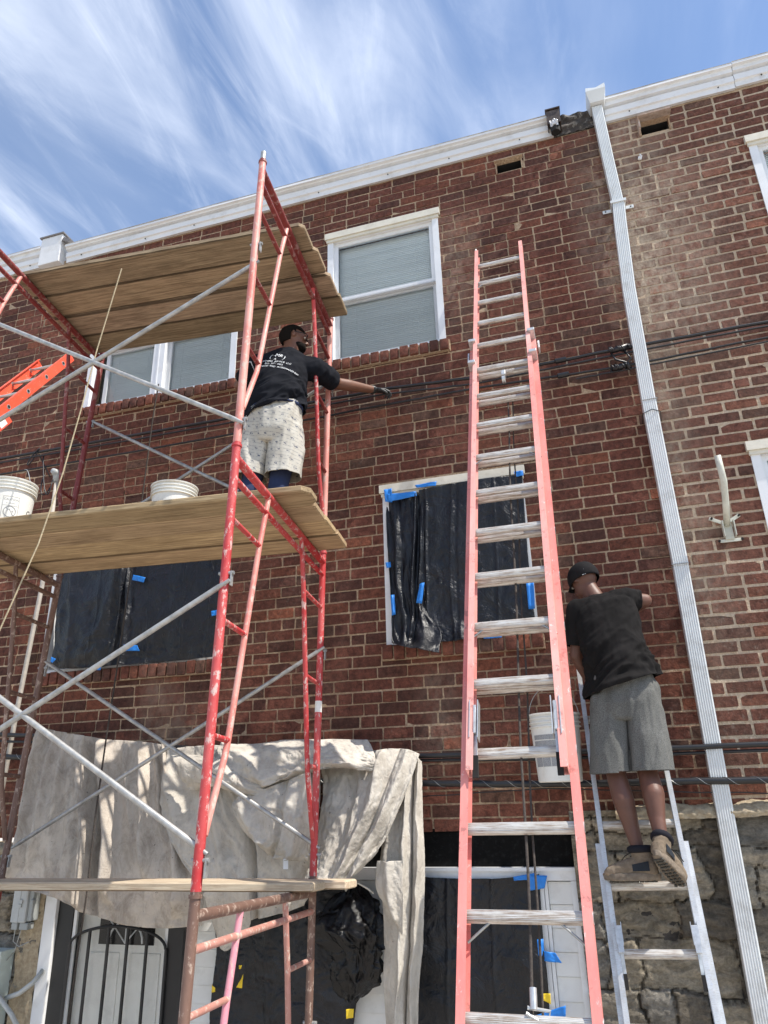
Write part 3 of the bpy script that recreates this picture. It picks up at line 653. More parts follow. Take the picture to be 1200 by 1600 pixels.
q = MB(); q.bx(.185, .30, -.13, -.122, 5.47, 5.62); q.bx(.185, .192, -.122, .0, 5.47, 5.64); q.bx(.293, .30, -.122, .0, 5.47, 5.64); q.box((.2425, -.07, 5.645), (.13, .14, .01), Matrix.Rotation(.15, 3, 'X'))
q.build('hood', simple('brown_metal', (.075, .055, .045), .5, .4, .4, 20, dirt=(.25, .2, .16), damt=.5), sc)
q = MB(); q.tube([(.245, -.09, 5.50), (.245, -.085, 5.40)], [.045, .04], 14); q.build('outlet', M_dark, sc)
q = MB(); q.grid(lambda u, v: (.205+.07*u, -.128-.02*noise.noise(V((u*4, v*4, 2)))-.012*sin(v*pi), 5.44+.07*v-.01*sin(u*9)), 12, 12); q.build('foil_patch', simple('crumpled_foil', (.62, .63, .66), .3, .6, .2, 40, bump=.01, bsc=80), sc)

# ------------------------------------------------------------ scaffold
def rotm(a, b, c): return Matrix.Rotation(a, 3, 'Z') @ Matrix.Rotation(b, 3, 'X') @ Matrix.Rotation(c, 3, 'Y')
SM = rotm(.0793, -.0591, .0067); ST = V((-1.7364, -.4435, 3.5707)); SW, SL, H1, H2 = 1.524, 2.064, 2.054, 2.0255
SM4 = Matrix.Translation(ST) @ SM.to_4x4()
scf = thing('scaffold_tower', 'three tier red and brown tubular steel scaffold standing in front of the wall', 'scaffold', mat4=SM4)
def S3(p): return ST+SM@V(p)
def frame(x, zt, H, mats, top_pin=False, front=True):
    """one welded ladder frame; x position along the scaffold, zt bearer height; mats: leg, leg2, bearer, bar, inner, rung"""
    rL, rI, rR = .0215, .0150, .0135
    def leg(y, mat, mat2=None):
        q = MB(); pts = [(x, y, zt-H+.085), (x, y, zt+.07)]; q.tube(pts, rL, 18); o = q.build('leg', mat, fr); sm(o); return o
    base = MB(); base.tube([(x, -SW, zt), (x, 0, zt)], .0225, 18); fr = base.build('end_frame', mats['bearer'], scf); sm(fr)
    q = MB(); q.tube([(x, -SW, zt-.115), (x, 0, zt-.095)], .0165, 14); sm(q.build('crossbar', mats.get('bar', mats['bearer']), fr))
    for y, mm in ((-SW, mats['legF']), (0, mats['legB'])):
        o = leg(y, mm)
        q = MB(); q.tube([(x, y, zt+.062), (x, y, zt+.075)], .0265, 18); q.tube([(x, y, zt+.07), (x, y, zt+.09)], .021, 16); sm(q.build('collar', mats['bearer'], o))
        if top_pin:
            q = MB(); q.tube([(x, y, zt+.07), (x, y, zt+.158)], .017, 14); sm(q.build('coupling_pin', M_galv, o))
    for s_, y0 in ((1, -SW), (-1, 0)):
        Y = lambda d: y0+s_*d
        ip = [(x, Y(.470), zt-.0), (x, Y(.385), zt-.33), (x, Y(.285), zt-.84), (x, Y(.185), zt-1.35), (x, Y(.165), zt-1.42), (x, Y(.03), zt-1.74)]
        q = MB(); q.tube(ip, rI, 14); sm(q.build('ladder_post', mats['innerF'] if s_ == 1 else mats['innerB'], fr), 60)
        for zz, dd in ((-.33, .385), (-.84, .285), (-1.35, .185)):
            q = MB(); q.tube([(x, Y(0.01), zt+zz), (x, Y(dd), zt+zz)], rR, 12); sm(q.build('rung', mats['rungF'] if s_ == 1 else mats['rungB'], fr))
        for zz in (-.62, -1.83):
            q = MB(); q.tube([(x-.03, Y(0), zt+zz), (x+.045, Y(0), zt+zz)], .009, 10); q.box((x+.035, Y(0), zt+zz-.028), (.006, .022, .07)); q.build('brace_stud', M_galv, fr)
    return fr
mA = dict(bearer=P_dred, bar=P_dred, legF=P_pink, legB=P_pink, innerF=P_pink, innerB=P_red, rungF=P_dred, rungB=P_dred)
mB_ = dict(bearer=P_red, bar=P_red, legF=P_red, legB=P_red, innerF=P_pink, innerB=P_red, rungF=P_red, rungB=P_red)
mC = dict(bearer=P_brown, bar=P_rpink, legF=P_brown, legB=P_brown, innerF=P_rose, innerB=P_rpink, rungF=P_rpink, rungB=P_rpink)
mD = dict(bearer=P_dred, bar=P_dred, legF=P_pink, legB=P_dred, innerF=P_pink, innerB=P_dred, rungF=P_dred, rungB=P_dred)
mE = dict(bearer=P_brown, bar=P_brown, legF=P_brown, legB=P_brown, innerF=P_brown, innerB=P_brown, rungF=P_brown, rungB=P_brown)
mF = dict(mE); mF.update(innerB=P_dred, legB=P_dred)
frame(0, 0, H1, mA, True); frame(0, -H1, H2, mB_); frame(0, -H1-H2, 2.25, mC)
frame(-SL, 0, H1, mD, True); frame(-SL, -H1, H2, mE); frame(-SL, -H1-H2, 2.25, mF)
q = MB()
for x in (0, -SL):
    for y in (-SW, 0): q.box((x, y, -H1-H2-2.19), (.12, .12, .012)); q.tube([(x, y, -H1-H2-2.19), (x, y, -H1-H2-2.1)], .018, 12)
q.build('base_plate', M_galv, scf)
def brace(a, b):
    q = MB(); a = V(a); b = V(b); d = (b-a).normalized()
    q.tube([a, a+d*.03, a+d*.06, b-d*.06, b-d*.03, b], [.009, .009, .0132, .0132, .009, .009], 14); o = q.build('brace_tube', M_galv, scf); return sm(o, 60)
yf = -SW-.0; e = .04
for a, b in (((0, yf, -.754), (-SL, yf-.02, -1.97)), ((0, yf-.02, -1.866), (-SL, yf, -.695)), ((0, yf-.02, -2.717), (-SL, yf, -3.93)), ((0, yf, -3.863), (-SL, yf-.02, -2.625)),
             ((0, .0, -.53), (-SL, -.02, -1.80)), ((0, -.02, -1.85), (-SL, 0, -.63)), ((0, -.02, -2.657), (-SL, 0, -3.836)), ((0, 0, -3.851), (-SL, -.02, -2.637)),
             ((0, yf, -4.75), (-SL, yf-.02, -5.85)), ((0, 0, -4.75), (-SL, .02, -5.85))):
    a = (a[0]+.035, a[1], a[2]); b = (b[0]+.035, b[1], b[2]); brace(a, b)
q = MB(); q.tube([S3((-SL/2+.04, yf-.045, -1.30)), S3((-SL/2+.04, yf+.03, -1.30))], .006, 8)
q = MB(); q.box((.0, 0, 0), (.046, .046, .20), None, .003)
o = MB(); o.tube([(0, .0005, -3.00), (0, .0005, -3.07)], .0222, 18, True); o.build('white_tape_band', simple('dirty_white_tape', (.7, .68, .64), .6, dirt=(.3, .25, .2)), scf)
# planks
def plank(name, label, x0, x1, y0, y1, z, th, mat, clip=.04, dz=0, rot=0, group=None, clipb=None):
    """plank in scaffold coordinates with clipped corners on its right end"""
    cx, cy = (x0+x1)/2, (y0+y1)/2; o3 = S3((cx, cy, z)); L_ = x1-x0; W_ = y1-y0; q = MB(); n = 24
    rn = random.Random(int(abs(y0*1000)+abs(z*100))); out_ = []
    for i in range(n+1): out_.append((-L_/2+(L_-clip)*i/n, -W_/2+rn.uniform(-.002, .002)))
    out_ += [(L_/2, -W_/2+clip)]
    out_ += [(L_/2+rn.uniform(-.002, .002), W_/2-(clipb if clipb is not None else clip))]
    for i in range(n, -1, -1): out_.append((-L_/2+(L_-(clipb if clipb is not None else clip))*i/n, W_/2+rn.uniform(-.002, .002)))
    m_ = len(out_); vs = []; b = .008
    for (zz, s_) in ((0, b), (b*.8, 0), (th-b, 0), (th, b)):
        for (x, y) in out_:
            vs.append((x-(s_ if x > 0 else -s_), y-(s_ if y > 0 else -s_), zz+.004*noise.noise(V((x*1.2, y0*9, 1)))))
    fs = [(k*m_+j, k*m_+(j+1) % m_, (k+1)*m_+(j+1) % m_, (k+1)*m_+j) for k in range(3) for j in range(m_)]
    # caps as quads strips
    for lvl, fl in ((0, 1), (3, 0)):
        for i in range(n):
            a, b2 = lvl*m_+i, lvl*m_+i+1; c, d = lvl*m_+m_-1-i, lvl*m_+m_-2-i; fs.append((a, b2, d, c) if not fl else (a, c, d, b2))
        i = n; f_ = (lvl*m_+n, lvl*m_+n+1, lvl*m_+n+2, lvl*m_+n+3); fs.append(f_)
    q.add(vs, fs); me_o = q.build(name, mat, None)
    me_o.matrix_world = Matrix.Translation(o3) @ SM.to_4x4() @ Matrix.Rotation(rot, 4, 'Z')
    tn = rn.uniform(.78, 1.18); me_o.color = (tn, tn*rn.uniform(.96, 1.02), tn*rn.uniform(.92, 1.04), 1); return tag(me_o, label, 'plank', group)
gT, gM = 'planks of the top scaffold platform', 'planks of the middle scaffold platform'
y_ = [-1.03, -.797, -.548, -.292, -.058]; xe = [.105, .128, .148, .160]
ord_ = ['frontmost plank of the top platform, its outer corner clipped, farthest from the wall', 'second plank from the front of the top platform, cracked knotty underside', 'third plank from the front of the top platform, dark stained board', 'plank of the top platform nearest the wall, reaching past the window corner']
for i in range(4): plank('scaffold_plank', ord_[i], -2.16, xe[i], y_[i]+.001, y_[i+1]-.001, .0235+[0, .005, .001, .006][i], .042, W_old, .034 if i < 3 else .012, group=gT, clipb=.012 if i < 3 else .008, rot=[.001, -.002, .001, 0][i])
y_ = [-1.035, -.830, -.622, -.395, -.150]; xe = [.225, .20, .205, .215]
ord_ = ['yellow frontmost plank of the middle platform with a clipped corner below the worker', 'second plank from the front of the middle platform, ends short of its neighbour', 'third plank from the front of the middle platform, warm brown board', 'plank of the middle platform nearest the wall, bright sawn end']
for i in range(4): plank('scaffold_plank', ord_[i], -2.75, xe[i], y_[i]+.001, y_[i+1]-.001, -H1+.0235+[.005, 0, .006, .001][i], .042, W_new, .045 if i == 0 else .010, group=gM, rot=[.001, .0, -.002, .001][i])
gB = 'planks of the lowest scaffold level'
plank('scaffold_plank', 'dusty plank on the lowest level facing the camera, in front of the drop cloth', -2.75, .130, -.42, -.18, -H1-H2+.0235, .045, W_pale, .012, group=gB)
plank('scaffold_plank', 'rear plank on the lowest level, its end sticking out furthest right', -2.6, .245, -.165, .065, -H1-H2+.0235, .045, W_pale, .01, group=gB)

# ------------------------------------------------------------ ladders
def basis(pos, d, xaxis):
    z = d.normalized(); x = (xaxis-z*xaxis.dot(z)).normalized(); y = z.cross(x)
    return Matrix.Translation(pos) @ Matrix((x, y, z)).transposed().to_4x4()
def channel(q, x, y, z0, z1, s_, w_=.028, d=.078, t=.0035, bev=0):
    """C rail: web at outer side x, flanges towards inside (s_: +1 right rail)"""
    q.bx(x-t/2, x+t/2, y-d/2, y+d/2, z0, z1)
    q.bx(x-s_*t/2, x-s_*w_, y-d/2, y-d/2+t, z0, z1); q.bx(x-s_*t/2, x-s_*w_, y+d/2-t, y+d/2, z0, z1)
def ladder(par, half, y, z0, z1, rz, rail_mat, rungr=.0165, w_=.028, d=.078, hole=False, lip=None):
    for s_ in (-1, 1):
        q = MB(); channel(q, s_*half, y, z0, z1, s_, w_, d); o = q.build('rail', rail_mat, par)
        if hole:
            for z in rz:
                h = MB(); h.tube([(s_*(half-.002), y, z), (s_*(half+.0045), y, z)], .0205, 18); h.tube([(s_*(half+.0046), y, z), (s_*(half+.0052), y, z)], .0132, 16)
                he = h.build('rung_end', M_clip, o); he.data.materials.append(M_dark); he.data.polygons.foreach_set('material_index', [1 if k >= 20 else 0 for k in range(len(he.data.polygons))])
    for z in rz:
        q = MB(); n = 16; ring = []
        for j in range(n):
            a = 2*pi*j/n; yy = rungr*.82*cos(a); zz = rungr*.98*sin(a); zz = min(zz, rungr*.72); ring.append((yy, zz))
        q.prof([(y+a, z+b) for a, b in ring], -half+.002, half-.002); sm(q.build('rung', M_rung, par), 50)
def lad_frame(P0, lean, b): 
    d = V((sin(b), cos(b)*sin(lean), cos(b)*cos(lean))); return d
# big red extension ladder
dR = lad_frame(None, .428, .001); PR = V((-.361, -2.288, -.671))
MR = basis(PR, dR, V((1, 0, 0)))      # local y points up-normal: z x x
redl = thing('extension_ladder', 'tall faded red fibreglass extension ladder leaning on the wall in front of the taped window', 'ladder', mat4=MR)
# local -y faces the camera side
zbot = -(2.8-.671)/cos(.428)
ladder(redl, .228, .02, zbot, .305*13.05, [.305*i for i in range(-6, 13)], M_redb, .0250, .030, .080, hole=True)
ladder(redl, .196, -.045, .305*2.62, .305*17.75, [.305*i-.012 for i in range(4, 18)], M_red, .0235, .027, .070)
q = MB()
for s_ in (-1, 1):
    for z in (.305*12.12, .305*13.0): q = MB(); q.box((s_*.205, -.055, z), (.05, .085, .030), None, .003); q.build('guide_bracket', M_clip, redl)
    q = MB(); q.box((s_*.245, .02, .305*12.8), (.012, .05, .09), None, .003); q.build('guide_bracket', M_clip, redl)
for s_ in (-1, 1):
    q = MB(); q.box((s_*.168, -.075, .305*3.35), (.018, .010, .13), None, .003); q.box((s_*.168-.017, -.06, .305*3.35), (.004, .05, .17)); q.box((s_*.168+.017, -.06, .305*3.35), (.004, .05, .17))
    q.bar((s_*.168, -.075, .305*3.55), (s_*.166, -.04, .305*2.75), .020, .010); q.build('rung_lock', M_clip, redl)
    q = MB(); q.bar((s_*.166, -.05, .305*2.86), (s_*.166, -.035, .305*2.58), .024, .014); q.build('lock_foot', M_dark, redl)
for zi in (1, 5, 9, 16, 0-2):
    q = MB(); z = .305*zi; yy = .02 if zi < 3 else -.045
    for s_ in (-1, 1): q = MB(); q.tube([(s_*.20, yy, z-.085), (s_*.115, yy, z-.014)], .0045, 8); q.build('rung_brace', M_wire, redl)
q = MB(); q.tube([(-.196, -.045, .305*17.7), (-.196, -.045, .305*18.05)], .009, 8); q.build('rail_pin', M_clip, redl)
q = MB(); q.box((.0, -.02, .305*11.75), (.03, .045, .055), None, .006); q.tube([(-.01, -.02, .305*11.55), (.01, -.02, .305*11.55)], .026, 16); q.build('pulley', M_clip, redl)
q = MB(); rz_ = [.305*(11.4-i*.5) for i in range(25)]
q.tube([(.012+.004*sin(i*.7), .028+.006*sin(i), z) for i, z in enumerate(rz_)], .0052, 8); q.tube([(.040+.004*sin(i*.9+1), .048, z) for i, z in enumerate(rz_[:24])], .0042, 8); q.build('halyard_rope', M_roped, redl)
q = MB(); q.tube([(.02, .0, .03), (.02, .0, .09)], .012, 12); q.tube([(-.005, .0, .02), (.06, .01, -.01), (.07, .01, .03), (.0, .0, .035)], .006, 8); q.build('rope_clamp', M_clip, redl)
# aluminium ladder under the right worker
lA = radians(18.2); dA = lad_frame(None, lA, -.019); PA = V((.103, -.702, -.755)); MA = basis(PA, dA, V((1, .0, 0)))
alul = thing('extension_ladder', 'weathered aluminium extension ladder the right worker stands on', 'ladder', mat4=MA)
zb = -(2.8-.755)/cos(lA)
ladder(alul, .212, .0, zb, 1.80, [.305*i for i in range(-6, 6)], M_alu, .0250, .024, .062)
ladder(alul, .238, .045, zb, .52, [.305*i-.01 for i in range(-6, 0)], M_alu, .0240, .024, .062)
for s_ in (-1, 1):
    q = MB(); q.box((s_*.180, -.05, .055), (.028, .010, .12), None, .002); q.box((s_*.180-.015, -.035, .08), (.003, .04, .10)); q.box((s_*.180+.015, -.035, .08), (.003, .04, .10)); q.bar((s_*.180, -.045, .09), (s_*.178, -.022, -.11), .016, .008); q.build('rung_lock', M_clip, alul)
    q = MB(); q.bar((s_*.178, -.03, -.09), (s_*.178, -.02, -.155), .018, .012); q.build('lock_foot', M_dark, alul)
# orange ladder on the left
dO = V((0, .5666, .8240)); PO = V((-4.68, -.30+.0, 3.898)); MO = basis(PO, dO, V((1, 0, 0)))
orl = thing('extension_ladder', 'bright orange ladder leaning against the wall at the left photo edge', 'ladder', mat4=MO)
zb = -(2.8+3.898)/dO.z
ladder(orl, .185, .0, -4.0, .17, [-.305*i for i in range(0, 13)], M_orange, .0165, .028, .085, hole=True)
ladder(orl, .215, .060, zb, -1.0, [-.305*i-.1 for i in range(4, 24)], M_orange, .0165, .028, .085, hole=True)
q = MB(); q.bx(.2175, .2185, .030, .09, -1.15, -1.06); q.build('white_label', M_tagw, orl)

# ------------------------------------------------------------ cables
def sag(pts, r, n=10, seg=14, wob=.004, seed=1):
    out_ = []
    for a, b in zip(pts[:-1], pts[1:]):
        for i in range(seg): out_.append(V(a).lerp(V(b), i/seg)+V((0, noise.noise(V((len(out_)*.4, seed, 0)))*wob, noise.noise(V((len(out_)*.4, seed, 7)))*wob)))
    out_.append(V(pts[-1])); return out_
def cable(label, pts, r, seed, group, extra=None, lash=False):
    pts = [V(p) for p in pts]
    if pts[-1].x > 1.2: pts.append(V((4.3, pts[-1].y, pts[-1].z)))   # runs on past the photo edge
    t = thing('service_cable', label, 'cable', tuple(pts[0]), group); t['_keep'] = tuple(pts[0]); q = MB(); p = sag(pts, r, seed=seed); q.tube(p, r, 10); o = q.build('jacket', M_cable, t); sm(o)
    if lash:
        q = MB(); hp = []; tot = 0; dl = 0
        for a, b in zip(p[:-1], p[1:]):
            L_ = (b-a).length; m_ = max(1, int(L_/.014)); 
            for i in range(m_):
                s_ = dl+L_*i/m_; an = s_*2*pi/.16; hp.append(a.lerp(b, i/m_)+V((0, cos(an)*(r+.0015), sin(an)*(r+.0015))))
            dl += L_
        q.tube(hp, .0014, 5); q.build('lashing_wire', M_wire, t)
    return t
Yc = -.085
gC = 'black service cables crossing the wall'
cable('upper black cable of the pair crossing the wall, held by the gloved hand', [at(-120, 738, Yc), at(300, 664, Yc), at(600, 608, Yc), at(740, 590, Yc), at(970, 545, Yc), at(1300, 484, Yc)], .0125, 1, gC)
cable('second black cable just under the upper one at glove height', [at(-120, 744, Yc-.02), at(300, 671, Yc-.02), at(600, 616, Yc-.02), at(740, 600, Yc), at(970, 553, Yc-.01), at(1300, 490, Yc-.01)], .0075, 2, gC)
cable('thin black cable running parallel below the glove', [at(-120, 762, Yc), at(300, 690, Yc), at(600, 633, Yc), at(740, 607, Yc), at(970, 573, Yc), at(1300, 507, Yc)], .0085, 3, gC)
cable('thinnest black cable lowest in the upper bundle right of the spout', [at(900, 592, Yc), at(970, 579, Yc-.01), at(1300, 514, Yc-.01)], .006, 4, gC)
cable('thick double black cable low on the wall above the drop cloth', [at(-150, 1140, -.12), at(60, 1150, -.13), at(330, 1172, -.16), at(650, 1181, -.12), at(850, 1177, -.12), at(1300, 1158, -.12)], .0165, 5, gC)
cable('black cable pressed against the thick low cable, wire wrapped', [at(-150, 1152, -.10), at(60, 1160, -.12), at(330, 1178, -.14), at(650, 1188, -.10), at(850, 1186, -.10), at(1300, 1168, -.10)], .010, 6, gC)
cable('thick lashed black cable lowest on the wall above the stone base', [at(-150, 1172, -.13), at(40, 1184, -.13), at(330, 1215, -.15), at(650, 1224, -.12), at(850, 1225, -.12), at(1300, 1217, -.12)], .0205, 7, gC, lash=True)
cable('thin slack black cable hanging under the lowest thick cable', [at(560, 1250, -.11), at(640, 1246, -.11), at(850, 1232, -.11), at(1100, 1238, -.11), at(1300, 1240, -.11)], .0035, 8, gC)
# splice knot near spout
sp = thing('cable_splice', 'black cable splice with taped knots left of the white downspout', 'cable splice', tuple(at(970, 560, Yc))); sp['_keep'] = tuple(sp.location)
q = MB(); rn = random.Random(4)
for (px, py) in ((968, 546), (970, 574)):
    c = at(px, py, Yc-.01)
    for k in range(7):
        a0 = rn.uniform(0, 6); q.tube([c+V((-.075+.15*i/12+rn.uniform(-.003, .003), .026*cos(a0+i*1.1)-.01, .022*sin(a0+i*1.1))) for i in range(13)], .0045, 7)
    q.tube([c+V((-.06, -.01, -.008)), c+V((.06, -.01, .01))], .022, 12)
q.tube([at(955, 552, Yc-.02), at(962, 562, Yc-.04), at(978, 566, Yc-.04), at(985, 578, Yc-.02)], .008, 8); q.tube([at(975, 548, Yc-.02), at(986, 560, Yc-.05), at(975, 570, Yc-.03)], .007, 8); q.build('knot', M_cable, sp, smooth=True)
for px, py, lb in ((876, 563, 'upper short cable sleeve between the red ladder and the splice'), (880, 586, 'lower short cable sleeve between the red ladder and the splice')):
    q = MB(); c = at(px, py, Yc-.005); d = (at(px+40, py-8, Yc)-at(px, py, Yc)).normalized(); q.tube([c-d*.045, c-d*.04, c+d*.04, c+d*.045], [.014, .021, .021, .014], 12); o = q.build('cable_sleeve', M_cable, None); sm(o); tag(o, lb, 'cable sleeve', 'cable sleeves')
# service mast + drop loops at left
ms_ = thing('service_mast', 'white electric conduit with a weatherhead rising beside the left windows', 'conduit', (-4.62, -.06, -1.0)); ms_['_keep'] = (-4.62, -.06, -1.0)
q = MB(); q.tube([(-4.58, -.06, 2.80), (-4.56, -.06, 1.8), (-4.62, -.06, .7), (-4.68, -.06, -.9)], .019, 14); q.build('conduit', M_cond, ms_, smooth=True)
q = MB(); c = V((-4.585, -.06, 2.82)); q.tube([c+V((0, 0, -.04)), c+V((0, 0, .02)), c+V((0, -.02, .05)), c+V((-.0, -.06, .05))], [.028, .034, .036, .026], 14); q.build('weatherhead', M_box, ms_, smooth=True)
q = MB()
for k, (a, b, cc, d) in enumerate((((70, 742), (60, 760), (62, 790), (78, 762)), ((68, 712), (66, 760), (72, 800), (82, 750)), ((62, 700), (35, 725), (38, 745), (62, 700)))):
    P_ = [at(*a, -.10), at(*b, -.12), at(*cc, -.13), at(*d, -.09)]; pts_ = []
    for i in range(17):
        t_ = i/16; pts_.append(((1-t_)**3)*P_[0]+3*t_*(1-t_)**2*P_[1]+3*t_*t_*(1-t_)*P_[2]+t_**3*P_[3])
    q.tube(pts_, .0055, 7)
q.tube([at(78, 745, -.09), at(62, 712, -.09)], .006, 7); q.build('drop_loop', M_cable, ms_, smooth=True)
# meter boxes
nb = thing('utility_box', 'light grey network interface box on the stone under the scaffold plank', 'utility box', tuple(at(40, 1420, -.1))); nb['_keep'] = tuple(nb.location)
c = at(37, 1412, -.10); x, z = c.x, c.z
q = MB(); q.bx(x-.075, x+.055, -.13, -.05, z-.12, z+.16, .012); q.build('cover', M_box, nb)
q = MB(); q.bx(x+.055, x+.095, -.115, -.04, z-.11, z+.16, .008); q.bx(x-.065, x-.015, -.12, -.05, z-.165, z-.12, .006); q.bx(x+.005, x+.075, -.12, -.05, z-.165, z-.12, .006); q.bx(x+.085, x+.11, -.135, -.10, z+.0, z+.03, .004); q.build('body', simple('grey_box_body', (.30, .32, .32), .5), nb)
q = MB(); q.bx(x-.010, x-.007, -.1325, -.129, z-.12, z+.16); q.bx(x-.012, x+.018, -.140, -.129, z+.005, z+.03); q.bx(x-.02, x+.012, -.141, -.129, z-.02, z+.0); q.build('latch', M_box, nb)
q = MB(); q.tube([V((x-.05, -.09, z-.16)), V((x-.045, -.10, z-.24)), V((x+.02, -.11, z-.27)), V((x+.09, -.10, z-.24))], .003, 6); q.tube([V((x, -.09, z-.17)), V((x-.02, -.10, z-.30)), V((x-.1, -.10, z-.38)), V((x-.2, -.09, z-.40))], .003, 6); q.build('wires', M_wire, nb)
mb2 = thing('utility_box', 'pale green-grey meter cabinet at the bottom left corner with a conduit', 'utility box', tuple(at(5, 1520, -.1))); mb2['_keep'] = tuple(mb2.location)
c = at(19, 1486, -.08); q = MB(); q.bx(c.x-.32, c.x-.02, -.16, -.03, c.z-.52, c.z, .006); q.bx(c.x-.33, c.x-.01, -.175, -.03, c.z-.015, c.z+.012, .003); q.build('cabinet', M_meter, mb2)
q = MB(); P_ = [at(8, 1560, -.1), at(30, 1552, -.11), at(52, 1535, -.1), at(68, 1515, -.06)]; q.tube([P_[0], P_[0].lerp(P_[1], .6), P_[1], P_[1].lerp(P_[2], .5), P_[2], P_[3]], .016, 12); q.tube([at(-10, 1548, -.16), at(0, 1560, -.15), at(18, 1585, -.14), at(30, 1610, -.13)], .016, 12); q.build('flexible_conduit', M_box, mb2, smooth=True)
# satellite dish arm
ar = thing('dish_mount', 'bare bent satellite dish arm bolted to the right brick wall', 'dish mount', tuple(at(1138, 825, 0))); ar['_keep'] = tuple(ar.location)
M_arm = simple('cream_grey_metal', (.55, .55, .47), .5, 0, .15, 12, dirt=(.3, .28, .22), damt=.5)
A0, A1, A2 = at(1136, 820, -.04), at(1131, 752, -.20), at(1121, 712, -.24)
q = MB(); q.tube([A0, A0.lerp(A1, .5)+V((0, -.015, 0)), A1.lerp(A0, .12), A1, A1.lerp(A2, .35), A2], .021, 16); q.build('arm', M_arm, ar, smooth=True)
c = at(1138, 828, -.02)
q = MB(); q.box(c+V((-.002, -.01, -.015)), (.055, .012, .11), None, .004); q.box(c+V((.0, -.004, -.075)), (.13, .006, .022), None, .003); q.box(c+V((-.06, -.004, .07)), (.10, .006, .024), Matrix.Rotation(.5, 3, 'Y'), .003); q.box(c+V((.05, -.004, .075)), (.08, .006, .024), Matrix.Rotation(-.5, 3, 'Y'), .003)
q.box(c+V((-.035, -.03, .0)), (.006, .05, .11)); q.box(c+V((.035, -.03, .0)), (.006, .05, .11)); q.build('wall_bracket', M_arm, ar)
q = MB()
for dx, dz in ((-.07, -.075), (.07, -.075), (-.09, .088), (.08, .09), (0, .03)): q.tube([c+V((dx, -.008, dz)), c+V((dx, -.02, dz))], .008, 8)
q.build('bolt', M_dark, ar)
q = MB(); c = at(1000, 247, -.01); q.box(c, (.03, .02, .03), Matrix.Rotation(.4, 3, 'Y'), .004); q.tube([c, c+V((.0, -.03, .01)), c+V((.012, -.035, -.02))], .005, 6); o = q.build('wall_hook', M_white, None); tag(o, 'small white screw hook in the brick right of the downspout', 'hook')
# ------------------------------------------------------------ ropes
def rope(pts, r, mat, name, label, group=None, pitch=.03):
    L_ = [0]
    for a, b in zip(pts[:-1], pts[1:]): L_.append(L_[-1]+(V(b)-V(a)).length)
    n = int(L_[-1]/pitch*7); q = MB()
    def P(s_):
        for i in range(len(L_)-1):
            if s_ <= L_[i+1]+1e-9: return V(pts[i]).lerp(V(pts[i+1]), (s_-L_[i])/(L_[i+1]-L_[i]))
        return V(pts[-1])
    d = (V(pts[-1])-V(pts[0])).normalized(); x = d.orthogonal().normalized(); y = d.cross(x)
    for k in range(3):
        q.tube([P(L_[-1]*i/n)+(x*cos(2*pi*(i/7)+k*2.094)+y*sin(2*pi*(i/7)+k*2.094))*r*.55 for i in range(n+1)], r*.6, 6)
    o = q.build(name, mat, None, smooth=True); return tag(o, label, 'rope', group)
F1 = S3((-1.70, -1.08, .03)); 
rope([at(190, 420, F1.y), at(152, 545, F1.y-.02), at(128, 635, F1.y-.08), at(98, 740, F1.y-.14), at(60, 850, F1.y-.2), at(24, 930, F1.y-.25), at(-30, 1050, F1.y-.3)], .0042, M_ropey, 'rope', 'yellow tan twisted rope slanting down from the top platform to the left edge')
Yr = -.40
rope([at(248, 600, -.30), at(240, 645, -.30), at(222, 780, -.30), at(203, 905, -.32), at(182, 1050, -.36), at(165, 1160, Yr-.02), at(147, 1290, Yr-.06), at(135, 1400, Yr-.06), at(120, 1500, Yr-.06), at(103, 1620, Yr-.06)], .0058, M_roped, 'rope', 'dark dirty rope hanging straight down between scaffold and wall past the storm door', None, .028)

# ------------------------------------------------------------ cloth surfaces
def catmull(P, t):
    n = len(P)-1; f = min(max(t, 0), 1)*n; i = min(int(f), n-1); u = f-i
    p0 = P[max(i-1, 0)]; p1 = P[i]; p2 = P[i+1]; p3 = P[min(i+2, n)]
    return .5*((2*p1)+(p2-p0)*u+(2*p0-5*p1+4*p2-p3)*u*u+(-p0+3*p1-3*p2+p3)*u**3)
def rid(v): return 1-abs(noise.noise(v))*2
def patch(mb, rows, nu, nv, folds=(), wr=.012, wsc=5, seed=0, stretch=(1, 1), edge=.0, wr2=.004):
    """rows: list of rows of (px,py,Y) control points"""
    G = [[at(*p) for p in r] for r in rows]
    def P(u, v):
        col = [catmull(r, u) for r in G]; p = catmull(col, v).copy(); d = 0
        for (fu, fw, fd, v0, v1, dr) in folds:
            uu = fu+dr*(v-.5)+.02*noise.noise(V((v*3, fu*9, seed))); k = (u-uu)/fw; a = 1
            if v < v0: a = max(0, 1-(v0-v)/.12)
            if v > v1: a = max(0, 1-(v-v1)/.12)
            d += a*fd*math.exp(-k*k)
        q = V((u*stretch[0]*wsc, v*stretch[1]*wsc, seed*3.3))
        d += wr*(noise.noise(q)*1.2+.6*rid(q*1.9+V((5, 3, 1)))-.3)+wr2*(rid(q*4.7)-.4)+wr2*.5*rid(q*9.1)
        p.y -= d; p.z += .35*d*noise.noise(q*1.3+V((9, 9, 9))); p.x += .35*d*noise.noise(q*1.3+V((2, 7, 4)))
        return p
    mb.grid(P, nu, nv)
def finish_cloth(o, th=.0022, sub=0):
    me = o.data; b = bmesh.new(); b.from_mesh(me); bmesh.ops.recalc_face_normals(b, faces=b.faces)
    for f in b.faces: f.smooth = True
    b.to_mesh(me); b.free()
    md = o.modifiers.new('thickness', 'SOLIDIFY'); md.thickness = th; md.offset = 0; return o
